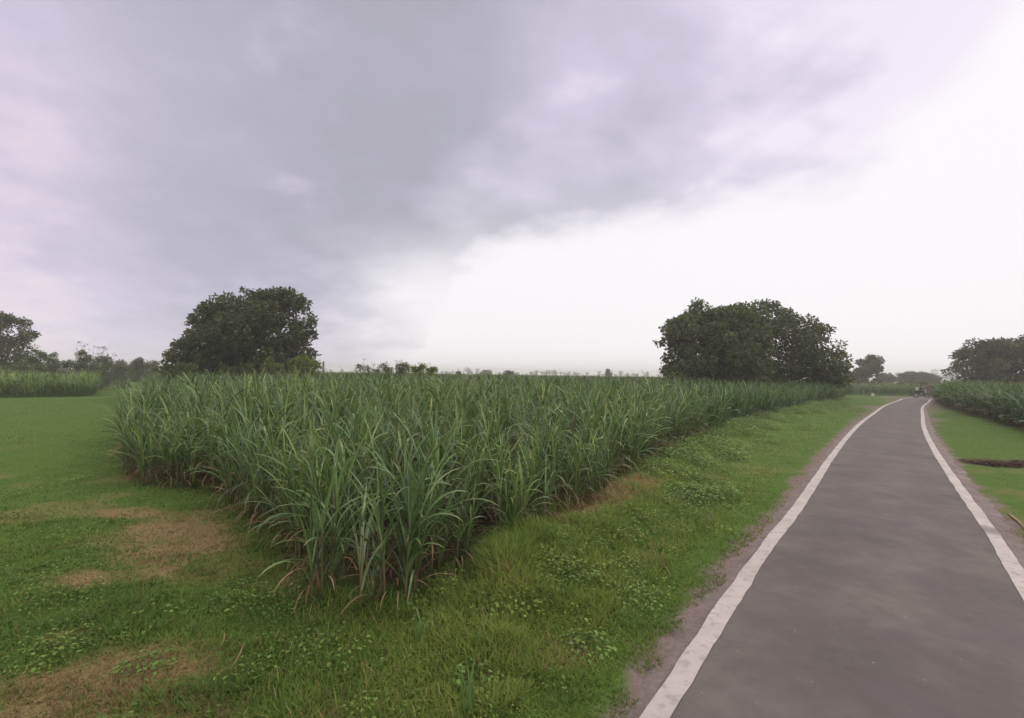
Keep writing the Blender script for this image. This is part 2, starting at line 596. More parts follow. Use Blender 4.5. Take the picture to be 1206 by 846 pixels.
dry_px(155, 603, .8, .5, -.15); dry_px(205, 618, .95, 1.1, -.5); dry_px(212, 645, .75, .9, .2); dry_px(200, 672, .6, .55)
dry_px(95, 682, .50, .48, .3, 1.15); dry_px(75, 748, .30, .18, .2, .7)
dry_px(140, 800, .9, .62, .2, .92); dry_px(75, 832, .55, .36, .4, .85); dry_px(215, 770, .6, .36, .2, .5); dry_px(200, 838, .7, .3, 0, .6)
dry_px(685, 614, .8, .5, .85, 1.3); dry_px(715, 598, .7, .5, .85, 1.3); dry_px(748, 582, .8, .45, .85, 1.2); dry_px(770, 655, .35, .2, .4, .6)
dry_px(600, 705, .3, .2, 0, .6); dry_px(655, 770, .3, .25, 0, .6)


def dry_at(x, y):
    x = np.asarray(x, float); y = np.asarray(y, float)
    d = np.zeros(x.shape)
    wob = fbm(x * 1.7, y * 1.7, 21, 4)
    for (cx, cy, rx, ry, rot, s) in DRY:
        c, sn = math.cos(rot), math.sin(rot)
        u = ((x - cx) * c + (y - cy) * sn) / rx
        v = (-(x - cx) * sn + (y - cy) * c) / ry
        e = np.hypot(u, v) + (wob - .5) * 1.5
        d = np.maximum(d, s * (1 - sstep(.35, 1.35, e)))
    bg = sstep(.60, .75, fbm(x / 1.3, y / 1.3, 31, 4)) * .45
    return np.clip(np.maximum(d, bg * sstep(20, 10, y)), 0, 1)


def earth_at(x, y):
    cx, cy = gp(1196, 545)
    u = (np.asarray(x) - cx) / 1.75; v = (np.asarray(y) - cy + .08 * (np.asarray(x) - cx)) / .75
    return 1 - sstep(.75, 1.3, np.hypot(u, v) + (fbm(np.asarray(x) * 1.6, np.asarray(y) * 1.6, 81, 4) - .5) * 1.1)


# ------------------------------------------------------------------ ground
def make_ground():
    def axis(fine0, fine1, step, lim):
        a = list(np.arange(fine0, fine1 + 1e-6, step))
        s = step; p = fine1
        up = []
        while p < lim:
            s *= 1.22; p = min(p + s, lim); up.append(p)
        s = step; p = fine0
        dn = []
        while p > -lim:
            s *= 1.22; p = max(p - s, -lim); dn.append(p)
        return np.array(dn[::-1] + a + up)
    xs = axis(-14, 20, .13, 1600)
    ys = axis(2, 26, .13, 1600)
    X, Y = np.meshgrid(xs, ys)
    Z = ground_h(X, Y)
    nx, ny = len(xs), len(ys)
    idx = np.arange(nx * ny).reshape(ny, nx)
    q = np.stack([idx[:-1, :-1], idx[:-1, 1:], idx[1:, 1:], idx[1:, :-1]], -1).reshape(-1, 4)
    xf, yf = X.ravel(), Y.ravel()
    inn = inside(FIELD, xf, yf)
    dEdge = seg_dist(ROADSIDE + [], xf, yf)
    dEdge = np.minimum(dEdge, seg_dist(LEFTSIDE, xf, yf))
    soil = np.where(inn & (yf < 60), sstep(.0, .5, dEdge), sstep(.45, .1, dEdge) * .8)
    soil = np.maximum(soil, earth_at(xf, yf))
    soil = np.maximum(soil, inside(RIGHT_FIELD, xf, yf) * 1.0)
    off = road_off(xf, yf)
    ao = np.abs(off) + (fbm(xf * 2.2, yf * 2.2, 41) - .5) * .5
    grit = sstep(1.95, 1.75, ao)
    me = np_mesh('ground', np.stack([xf, yf, Z.ravel()], -1), q, dict(dry=dry_at(xf, yf), soil=soil, grit=grit), True)
    g = mesh_obj('ground', me, ground_material())
    tag(g, 'flat green farmland turf with straw coloured patches', kind='structure')


make_ground()


def ribbon(a, b, z, idx0=0, idx1=None, jit=0.0, seed=0, nacross=2, dz=None, thick=0.0):
    """a strip that follows the road from offset a to offset b"""
    C = ROAD_C[idx0:idx1]; Nn = ROAD_N[idx0:idx1]
    # resample finely
    seg = np.linalg.norm(np.diff(C, axis=0), axis=1)
    s = np.concatenate([[0], np.cumsum(seg)])
    dist = np.linalg.norm(C, axis=1)
    pos = [0.0]
    while pos[-1] < s[-1]:
        d = np.interp(pos[-1], s, dist)
        pos.append(pos[-1] + (.12 if d < 20 else .6))
    pos = np.array(pos); pos[-1] = s[-1]
    cx = np.interp(pos, s, C[:, 0]); cy = np.interp(pos, s, C[:, 1])
    nx = np.interp(pos, s, Nn[:, 0]); ny = np.interp(pos, s, Nn[:, 1])
    n = len(pos)
    j0, j1 = jit if isinstance(jit, tuple) else (jit, jit)
    ja = (fbm(pos * 2.1, pos * 0 + seed, seed + 5, 4) - .5) * j0
    jb = (fbm(pos * 2.1, pos * 0 + seed + 9, seed + 8, 4) - .5) * j1
    A = (a + ja) if np.ndim(a) == 0 else a; B = (b + jb) if np.ndim(b) == 0 else b
    rows = []
    for k in range(nacross):
        f = k / (nacross - 1)
        o = A * (1 - f) + B * f
        zz = z if dz is None else z + dz(f)
        rows.append(np.stack([cx + nx * o, cy + ny * o, np.full(n, zz)], -1))
    V = np.stack(rows, 1)
    i = np.arange(n * nacross).reshape(n, nacross)
    q = np.stack([i[:-1, :-1], i[:-1, 1:], i[1:, 1:], i[1:, :-1]], -1).reshape(-1, 4)[:, ::-1]
    q = q[:, ::-1]
    ac = np.broadcast_to(np.linspace(-1, 1, nacross)[None, :], (n, nacross)).ravel()
    return V.reshape(-1, 3), q, ac, pos


def make_road():
    V, q, ac, _ = ribbon(-HALF - .10, HALF + .10, .012, jit=.05, nacross=9, dz=lambda f: .035 * (1 - (2 * f - 1) ** 2))
    road = mesh_obj('road', np_mesh('road', V, q, dict(across=ac), True), road_material())
    tag(road, 'narrow grey asphalt country road curving to the right', kind='structure')
    lm = line_material()
    for side, lab in ((-1, 'left white edge line of the road'), (1, 'right white edge line of the road with a scuffed gap')):
        V, q, ac, pos = ribbon(side * HALF - .095, side * HALF + .095, .0205 if True else 0, jit=.036, seed=3 + side, nacross=3)
        V[:, 2] = .012 + .035 * (1 - (np.clip((np.abs(road_off(V[:, 0], V[:, 1]))) / (HALF + .10), 0, 1)) ** 2) + .006
        wear = np.zeros(len(V))
        if side == 1:
            wx, wy = gp(1164, 626)
            wear = (1 - sstep(.12, .42, np.hypot(V[:, 0] - wx, (V[:, 1] - wy)))) * .9
        o = mesh_obj('edge_line', np_mesh('edge_line', V, q, dict(wear=wear), True), lm, road)
        tag(o, lab, kind='structure')
    sm = shoulder_material()
    for side in (-1, 1):
        w = .26 if side < 0 else .36
        V, q, ac, pos = ribbon(side * (HALF + .0), side * (HALF + .10 + w), -.004, jit=(.0, .30), seed=17 + side, nacross=8, dz=(lambda f: .004 - .058 * f * f))
        # straight inner edge under the asphalt
        o = mesh_obj('road_shoulder', np_mesh('road_shoulder', V if side > 0 else V, q if side > 0 else q[:, ::-1], None, True), sm)
        tag(o, 'gritty grey and pink shoulder along the %s edge of the road' % ('left' if side < 0 else 'right'), kind='structure')


make_road()


# ------------------------------------------------------------------ sugarcane
def clump(seed, tillers, leaves, ns, wide, lw=1.0, top_only=False, dead=8, H=1.0):
    """one stool of cane: returns dict of MB: leaf, dead, stem"""
    global RNG
    keep = RNG; RNG = np.random.default_rng(seed)
    lf, dd, st = MB(), MB(), MB()
    for k in range(tillers):
        a = RNG.random() * 6.283; r = .06 + .26 * math.sqrt(RNG.random())
        bx, by = r * math.cos(a), r * math.sin(a)
        lean = .03 + .15 * RNG.random() * (r / .3)
        hs = H * (.72 + .72 * RNG.random())
        pts = []
        for f in np.linspace(0, 1, 5):
            q = lean * hs * f ** 1.5
            pts.append((bx + q * math.cos(a), by + q * math.sin(a), hs * f))
        if not top_only:
            st.tube([(p[0], p[1], p[2] - .06 if i == 0 else p[2]) for i, p in enumerate(pts)], [.017, .016, .014, .011, .006], 5, tint=.5)
        n = leaves
        f = (np.linspace(.16, 1.0, n) if not top_only else np.linspace(.55, 1.0, n)) + (RNG.random(n) - .5) * .06
        f = np.clip(f, .05, 1)
        pa = RNG.random() * 6.283
        az = pa + np.arange(n) * math.pi + (RNG.random(n) - .5) * 1.3
        # leaves on the outside lean outward
        az = np.where(RNG.random(n) < .22, a + (RNG.random(n) - .5) * 1.6, az)
        P = np.stack([np.interp(f, np.linspace(0, 1, 5), [p[c] for p in pts]) for c in range(3)], -1)
        th0 = .06 + .28 * (1 - f) + .15 * RNG.random(n)
        bend = .32 + 2.0 * RNG.random(n) ** 1.7 + .3 * (1 - f)
        L = (.78 + .62 * RNG.random(n)) * (1 - .18 * (f > .9)) * (.7 + .3 * H)
        W = (.026 + .028 * RNG.random(n)) * lw
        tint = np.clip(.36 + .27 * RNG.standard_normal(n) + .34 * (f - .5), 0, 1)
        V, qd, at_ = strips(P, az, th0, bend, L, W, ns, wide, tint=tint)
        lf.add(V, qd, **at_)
    if dead:
        n = dead
        a = RNG.random(n) * 6.283
        r = .15 + .2 * RNG.random(n)
        P = np.stack([r * np.cos(a), r * np.sin(a), .12 + .55 * RNG.random(n) * H], -1)
        V, qd, at_ = strips(P, a + (RNG.random(n) - .5), .7 + .9 * RNG.random(n), 1.0 + 1.2 * RNG.random(n), .35 + .5 * RNG.random(n), (.018 + .014 * RNG.random(n)) * lw, max(4, ns - 2), 2, tint=RNG.random(n))
        dd.add(V, qd, **at_)
    RNG = keep
    return lf, dd, st


def mb_arrays(mb):
    return np.concatenate(mb.v), np.concatenate(mb.q), {k: np.concatenate(v) for k, v in mb.a.items()}


def scatter(out_mb, arrs, pos, rot, scl, tint_shift=None):
    V, q, A = arrs
    n = len(pos)
    if not n: return
    c, s = np.cos(rot)[:, None], np.sin(rot)[:, None]
    sx = scl[:, None]
    X = (V[None, :, 0] * c - V[None, :, 1] * s) * sx + pos[:, 0:1]
    Yy = (V[None, :, 0] * s + V[None, :, 1] * c) * sx + pos[:, 1:2]
    Z = V[None, :, 2] * sx + pos[:, 2:3]
    W = np.stack([X, Yy, Z], -1).reshape(-1, 3)
    Q = (q[None] + (np.arange(n) * len(V))[:, None, None]).reshape(-1, q.shape[1])
    at_ = {k: np.broadcast_to(v[None], (n, len(v))).ravel() for k, v in A.items()}
    if tint_shift is not None and 'tint' in at_:
        at_['tint'] = np.clip(at_['tint'] + np.repeat(tint_shift, len(V)), 0, 1)
    out_mb.add(W, Q, **at_)


def jitter_grid(poly, du, dv, ang, jit=.35):
    P = np.array(poly)
    c, s = math.cos(ang), math.sin(ang)
    R = P @ np.array([[c, -s], [s, c]])
    u = np.arange(R[:, 0].min(), R[:, 0].max(), du); v = np.arange(R[:, 1].min(), R[:, 1].max(), dv)
    U, Vv = np.meshgrid(u, v)
    U = U.ravel() + (RNG.random(U.size) - .5) * du * jit
    Vv = Vv.ravel() + (RNG.random(Vv.size) - .5) * dv * jit * 2
    X = U * c - Vv * s; Yy = U * s + Vv * c
    k = inside(poly, X, Yy)
    return np.stack([X[k], Yy[k]], -1)


def walk(line, step):
    L = np.array(line, float)
    seg = np.linalg.norm(np.diff(L, axis=0), axis=1)
    s = np.concatenate([[0], np.cumsum(seg)])
    p = np.arange(0, s[-1], step)
    return np.stack([np.interp(p, s, L[:, 0]), np.interp(p, s, L[:, 1])], -1)


def make_cane():
    # positions: the two edges planted one by one, then the inside in rows
    e1 = walk(ROADSIDE, .62); e2 = walk(LEFTSIDE, .62)[1:]
    e1 = e1[np.hypot(e1[:, 0], e1[:, 1]) < 80]
    e2 = e2[np.hypot(e2[:, 0], e2[:, 1]) < 80]
    ctr = np.array([-.6, 9.5])
    def inward(e):
        return e + (RNG.random(e.shape) - .5) * .44
    e1, e2 = inward(e1), inward(e2)
    near_poly = FIELD
    pts = jitter_grid(near_poly, .98, .76, rad(-36), .5)
    d = np.minimum(seg_dist(ROADSIDE, pts[:, 0], pts[:, 1]), seg_dist(LEFTSIDE, pts[:, 0], pts[:, 1]))
    dc = np.hypot(pts[:, 0], pts[:, 1])
    keep = (d > np.where(dc < 24, .42, .05)) & (pts[:, 1] < 62)
    keep &= RNG.random(len(pts)) < np.where(dc > 40, .55, 1.0)
    pts = pts[keep]
    u = pts[:, 0] / pts[:, 1]
    pts = pts[(u > -1.15) & (u < 1.2)]
    allp = np.concatenate([e1, e2, pts])
    kind = np.concatenate([np.full(len(e1), 1), np.full(len(e2), 2), np.zeros(len(pts), int)])
    order_ = np.concatenate([np.arange(len(e1)), np.arange(len(e2)) + 1, np.zeros(len(pts), int)])
    z = ground_h(allp[:, 0], allp[:, 1])
    d = np.minimum(seg_dist(ROADSIDE, allp[:, 0], allp[:, 1]), seg_dist(LEFTSIDE, allp[:, 0], allp[:, 1]))
    dist = np.hypot(allp[:, 0], allp[:, 1])
    hs = .76 + .20 * sstep(0, 3.2, d) + .10 * sstep(8, 22, dist) + (RNG.random(len(allp)) - .5) * .34 + (fbm(allp[:, 0] / 3, allp[:, 1] / 3, 77) - .5) * .22
    hs *= np.where((kind > 0) & (dist < 9), .95, 1.0)
    hs = np.minimum(hs, 1.14)
    px, py = project(np.stack([allp[:, 0], allp[:, 1], z + 1.2], -1))
    seen = (px > -40) & (px < 1246)
    rank = np.where(seen, dist, 1e9)
    near = np.argsort(rank)[:300]
    near = near[rank[near] < 1e8]
    # prototypes
    NV = 8
    protos = []
    for k in range(NV):
        lf, dd, st = clump(100 + k, 9 + k % 4, 8, 9, 3, dead=22)
        ms = []
        for nm, mb in (('foliage', lf), ('dead_foliage', dd), ('stem', st)):
            ms.append((nm, mb))
        protos.append(ms)
    ordw = ['first', 'second', 'third', 'fourth', 'fifth', 'sixth', 'seventh', 'eighth', 'ninth', 'tenth', 'eleventh', 'twelfth', 'thirteenth', 'fourteenth', 'fifteenth',
            'sixteenth', 'seventeenth', 'eighteenth', 'nineteenth', 'twentieth']
    roots = {}
    for i in near:
        v = int(RNG.integers(NV))
        loc = (allp[i, 0], allp[i, 1], z[i]); rz = RNG.random() * 6.283; sc = hs[i]
        if v not in roots:
            r = empty('sugarcane_clump', loc, rz, sc)
            for nm, mb in protos[v]:
                mb.build(nm, M['cane'] if nm == 'foliage' else M['cane_dead'] if nm == 'dead_foliage' else M['cane_stem'], r, nm == 'foliage')
            roots[v] = r
        else:
            r = copy_tree(roots[v])
            r.location = loc; r.rotation_euler = (0, 0, rz); r.scale = (sc,) * 3
        if kind[i] == 1 and order_[i] == 0:
            tag(r, 'sugarcane clump at the front corner of the field with pale upright shoots', 'sugarcane', 'sugarcane clumps along the edges of the field')
        elif kind[i] == 1 and order_[i] <= 19:
            tag(r, 'arching green sugarcane clump on the roadside edge, %s from the front corner' % ordw[order_[i] - 1], 'sugarcane', 'sugarcane clumps along the edges of the field')
        elif kind[i] == 2 and order_[i] <= 19:
            tag(r, 'sugarcane clump with brown lower leaves facing the dry lawn, %s from the front corner' % ordw[order_[i] - 1], 'sugarcane', 'sugarcane clumps along the edges of the field')
        elif kind[i] == 1:
            tag(r, 'small distant sugarcane clump far up the roadside edge of the field', 'sugarcane', 'far roadside sugarcane clumps')
        elif kind[i] == 2:
            tag(r, 'sugarcane clump far along the field edge beside the grass path', 'sugarcane', 'path side sugarcane clumps')
        elif d[i] < 1.15:
            tag(r, 'green sugarcane clump just behind the outermost clumps of the near field', 'sugarcane', 'second row sugarcane clumps')
        elif dist[i] < 11.5:
            tag(r, 'green sugarcane clump inside the field close behind its front corner', 'sugarcane', 'inner sugarcane clumps near the front corner')
        else:
            tag(r, 'green sugarcane clump deep inside the near part of the field', 'sugarcane', 'inner sugarcane clumps farther back')
    # two pale young shoots at the corner belong to the clump there
    rest = np.ones(len(allp), bool); rest[near] = False
    ri = np.where(rest)[0]
    mb = MB()
    mid = [mb_arrays(clump(300 + k, 7, 7, 5, 2, lw=1.25, dead=0)[0]) for k in range(5)]
    midd = [mb_arrays(clump(340 + k, 2, 2, 4, 2, lw=1.4, dead=8)[1]) for k in range(3)]
    far = [mb_arrays(clump(400 + k, 6, 5, 4, 2, lw=2.1, top_only=True, dead=0)[0]) for k in range(5)]
    pick = RNG.integers(0, 5, len(ri))
    dr = dist[ri]
    edge_row = d[ri] < 1.6
    for lod, arr, sel in ((0, mid, (dr < 30) | edge_row), (1, far, (dr >= 30) & ~edge_row)):
        for k in range(5):
            s = ri[sel & (pick == k)]
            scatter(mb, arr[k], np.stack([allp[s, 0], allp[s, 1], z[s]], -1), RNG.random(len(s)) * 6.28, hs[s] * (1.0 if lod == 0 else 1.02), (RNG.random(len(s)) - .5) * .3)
    # beyond: only the tops show
    P2 = jitter_grid([(44, 62), (60, 150), (-95, 150), (-40, 62)], 1.9, 1.5, rad(-36), .8)
    u = P2[:, 0] / P2[:, 1]
    P2 = P2[(u > -.9) & (u < 1.0)]
    pick = RNG.integers(0, 5, len(P2))
    for k in range(5):
        s = P2[pick == k]
        scatter(mb, far[k], np.stack([s[:, 0], s[:, 1], np.zeros(len(s))], -1), RNG.random(len(s)) * 6.28, np.full(len(s), 1.1) + (RNG.random(len(s)) - .5) * .1, (RNG.random(len(s)) - .5) * .3)
    o = mb.build('sugarcane_field', M['cane'], None, False)
    tag(o, 'wide field of green sugarcane stretching back to the trees', 'sugarcane field', kind='stuff')

    def side_field(poly, ang, label, step, edge, hscale, front, rise=0.0, shade=.05):
        mb = MB()
        P = jitter_grid(poly, step, step * .8, ang, .6)
        dd = seg_dist(edge, P[:, 0], P[:, 1])
        kk = (dd < front) | (RNG.random(len(P)) < .35)
        P = P[kk]
        E_ = walk(edge, .6)
        E_ = E_ + (RNG.random(E_.shape) - .5) * .3
        P = np.concatenate([P, E_])
        dd = seg_dist(edge, P[:, 0], P[:, 1])
        z = ground_h(P[:, 0], P[:, 1])
        pick = RNG.integers(0, 5, len(P))
        for k in range(5):
            for lod in (0, 1):
                s = (pick == k) & ((dd < 2.5) == (lod == 0))
                scatter(mb, (mid if lod == 0 else far)[k], np.stack([P[s, 0], P[s, 1], z[s]], -1), RNG.random(s.sum()) * 6.28, hscale * (.76 + .16 * RNG.random(s.sum()) + .32 * fbm(P[s, 0] / 2.5, P[s, 1] / 2.5, 33)) * (1 + rise * sstep(1, 12, dd[s])), (RNG.random(s.sum()) - .5) * .3 + shade)
        o = mb.build('sugarcane_field', M['cane'], None, False)
        tag(o, label, 'sugarcane field', kind='stuff')
        dm = MB()
        pk = RNG.integers(0, 3, len(E_))
        z = ground_h(E_[:, 0], E_[:, 1])
        for k in range(3):
            s = pk == k
            scatter(dm, midd[k], np.stack([E_[s, 0], E_[s, 1], z[s]], -1), RNG.random(s.sum()) * 6.28, np.full(s.sum(), hscale))
        do = dm.build('dead_foliage', M['cane_dead'], o, False)
        do['kind'] = 'stuff'

    side_field(RIGHT_FIELD, rad(-36), 'dense dark green sugarcane field standing right of the road', .8, RIGHT_FIELD[:8], 1.04, 9, 0.0, -.12)
    side_field(LEFT_FIELD, rad(10), 'low block of green sugarcane beyond the left lawn', .8, LEFT_FIELD[:4], .92, 14, .28)
    side_field(FAR_FIELD, rad(10), 'distant crop of cane across the bend of the road', 1.2, FAR_FIELD[:4], .82, 10)


make_cane()


def cane_shoots():
    """pale upright shoots at the field's front corner"""
    for k, (px, py0, py1, w, lab) in enumerate(((424, 690, 600, .038, 'tall pale bluish cane shoot standing upright at the corner of the field'),
                                                (440, 672, 628, .03, 'short pale cane stub right of the tall pale shoot'),
                                                (478, 668, 612, .034, 'pale cane shoot at the field corner with two bent blades'))):
        x, y = gp(px, py0 + 30)
        z = gh1(x, y)
        h = (py0 + 18 - py1) / F * y * 1.15
        root = empty('cane_shoot', (x, y, z))
        mb = MB()
        mb.tube([(0, 0, -.05), (.01, 0, h * .4), (.015, .01, h * .75)], [.022, .018, .008], 6, tint=.6)
        mb.build('stem', M['cane_stem'], root, True)
        lf = MB()
        n = 7
        V, q, a = strips(np.stack([np.zeros(n), np.zeros(n), np.linspace(.1, .6, n) * h], -1), RNG.random(n) * 6.28, .05 + .15 * RNG.random(n), .25 + .9 * RNG.random(n) ** 2,
                         h * (.5 + .4 * RNG.random(n)), np.full(n, w), 7, 3, tint=.6 + .35 * RNG.random(n))
        lf.add(V, q, **a)
        lf.build('foliage', M['pale_shoot'], root, True)
        tag(root, lab, 'sugarcane shoot')


cane_shoots()


# ------------------------------------------------------------------ grass, weeds
def make_grass():
    # sampled in polar rings round the viewpoint's place, thinner and broader with distance
    n = 520000
    R0, R1 = 2.6, 55.0
    r = R0 * (R1 / R0) ** (RNG.random(n) ** 1.0)
    a = rad(-62) + RNG.random(n) * rad(124)
    x, y = r * np.sin(a), r * np.cos(a)
    off = road_off(x, y)
    ao = np.abs(off)
    edge = 1.60 + (fbm(x * 2.0, y * 2.0, 41, 4) - .5) * .62
    keep = ao > edge + .12 * RNG.random(n)
    inF = inside(FIELD, x, y)
    dE = np.minimum(seg_dist(ROADSIDE, x, y), seg_dist(LEFTSIDE, x, y))
    keep &= ~((inF | (dE < .28)) & (dE * np.where(inF, 1, -1) > -.28 + .5 * RNG.random(n)))
    keep &= ~inside(RIGHT_FIELD, x, y) & ~inside(LEFT_FIELD, x, y)
    x, y, r, off, ao, dE = x[keep], y[keep], r[keep], off[keep], ao[keep], dE[keep]
    bare = RNG.random(len(x)) > earth_at(x, y) * .93
    x, y, r, off, ao, dE = [v[bare] for v in (x, y, r, off, ao, dE)]
    dry = dry_at(x, y)
    isdry = (RNG.random(len(x)) < dry * np.where(dry > .85, .90, .72) + .09).astype(float)
    thin = RNG.random(len(x)) > np.maximum(isdry * .12, .55 * sstep(10, 32, r))
    x, y, r, off, ao, dE, isdry, dry = [v[thin] for v in (x, y, r, off, ao, dE, isdry, dry)]
    n = len(x)
    xs_ = x + (fbm(x / .8, y / .8, 57, 3) - .5) * 2.4
    rightish = sstep(-3.0, -.6, xs_) * (off < 0)
    verge = rightish * (.25 + sstep(6.5, 3.0, dE) * sstep(1.7, 2.6, ao))
    bank0 = np.exp(-((dE - 1.2) / 1.3) ** 2) * (off < 0) * rightish
    patchy = fbm(x / .45, y / .45, 59, 3)
    verge = np.clip(verge, 0, 1)
    lush = fbm(x / .9, y / .9, 51, 3)
    h = .035 + .035 * RNG.random(n) + verge * (.01 + .20 * np.clip(lush - .38, 0, 1) + .03 * RNG.random(n)) * (.45 + .55 * sstep(5, 11, r))
    h = h + .05 * sstep(.55, .7, fbm(x / .5, y / .5, 61)) * (r < 14)
    h += .05 * sstep(.9, .2, dE) * RNG.random(n)
    bank = np.exp(-((dE - .8) / .7) ** 2) * (off < 0) * (x > -.8)
    h += bank * (.03 + .26 * sstep(.42, .72, fbm(x / .8, y / .8, 53, 3))) 
    h *= np.where(ao < 2.3, .55, 1.0) * np.where(isdry > .5, .8, 1.0)
    h *= 1 + .012 * np.clip(r - 10, 0, 30)
    w = (.0040 + .0013 * r) * (.7 + .6 * RNG.random(n))
    tint = np.clip(.36 + .20 * (fbm(x / 1.7, y / 1.7, 71, 3) - .5) * 2 + .22 * verge + .16 * bank0 + .55 * (patchy - .5) + .12 * RNG.standard_normal(n) / (1 + .05 * r), 0, 1)
    tint = np.where(off > 0, np.clip(tint + .06, 0, 1), tint)
    P = np.stack([x, y, ground_h(x, y) - .008], -1)
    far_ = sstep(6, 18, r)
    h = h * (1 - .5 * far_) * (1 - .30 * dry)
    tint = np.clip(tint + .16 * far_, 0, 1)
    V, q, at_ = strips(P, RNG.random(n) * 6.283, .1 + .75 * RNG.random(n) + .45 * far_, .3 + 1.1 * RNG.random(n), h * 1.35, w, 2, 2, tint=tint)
    at_['dry'] = np.repeat(isdry, 6)
    at_.pop('mid')
    k = np.where((RNG.random(n) < .05) & (rightish > .3) & (r < 16) & (ao > 2.3))[0]
    m = len(k)
    hh = (.07 + .16 * RNG.random(m) ** 2) * (1 + .02 * r[k])
    V2, q2, a2 = strips(P[k], RNG.random(m) * 6.283, .05 + .4 * RNG.random(m), .2 + 1.3 * RNG.random(m), hh, .004 + .0013 * r[k], 2, 2, tint=np.clip(.5 + .3 * RNG.standard_normal(m), 0, 1))
    a2['dry'] = np.repeat((RNG.random(m) < .3).astype(float), 6)
    a2.pop('mid')
    V, q = np.concatenate([V, V2]), np.concatenate([q, q2 + len(V)])
    at_ = {kk: np.concatenate([at_[kk], a2[kk]]) for kk in at_}
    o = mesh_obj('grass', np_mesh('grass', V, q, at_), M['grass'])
    tag(o, 'short green grass with dry straw patches over the lawn and verges', 'grass', kind='stuff')


make_grass()


def broadleaf(n_leaf, spread, height, size, seed, stalky=.5):
    """a low plant with oval leaves on thin stems"""
    rg = np.random.default_rng(seed)
    mb = MB()
    a = rg.random(n_leaf) * 6.283
    rr = spread * np.sqrt(rg.random(n_leaf))
    hz = height * (1 - .6 * (rr / spread) ** 2) * (.35 + .65 * rg.random(n_leaf))
    C = np.stack([rr * np.cos(a), rr * np.sin(a), hz], -1)
    L = size * (.6 + .8 * rg.random(n_leaf))
    az = a + (rg.random(n_leaf) - .5) * 2.4
    tilt = .15 + .6 * rg.random(n_leaf)
    d = np.stack([np.cos(az) * np.cos(tilt), np.sin(az) * np.cos(tilt), -np.sin(tilt) * (rg.random(n_leaf) - .25)], -1)
    s = np.stack([-np.sin(az), np.cos(az), (rg.random(n_leaf) - .5) * .6], -1)
    up = np.cross(d, s)
    V = np.stack([C, C + d * L[:, None] * .3 + s * L[:, None] * .27 + up * L[:, None] * .06, C + d * L[:, None] * .7 + s * L[:, None] * .24 + up * L[:, None] * .05, C + d * L[:, None] - up * L[:, None] * .12,
                  C + d * L[:, None] * .7 - s * L[:, None] * .24 + up * L[:, None] * .05, C + d * L[:, None] * .3 - s * L[:, None] * .27 + up * L[:, None] * .06], 1)
    b = np.arange(n_leaf)[:, None] * 6
    q = np.concatenate([b + np.array([[0, 1, 2, 3]]), b + np.array([[0, 3, 4, 5]])])
    t = np.clip(.45 + .22 * rg.standard_normal(n_leaf), 0, 1)
    mb.add(V.reshape(-1, 3), q, tint=np.repeat(t, 6))
    st = MB()
    for k in range(0, n_leaf, max(1, n_leaf // 14)):
        p = C[k]
        st.tube([(p[0] * .15, p[1] * .15, -.02), (p[0] * .6, p[1] * .6, p[2] * .6), tuple(p)], [.004, .003, .002], 4, tint=.4)
    return mb, st


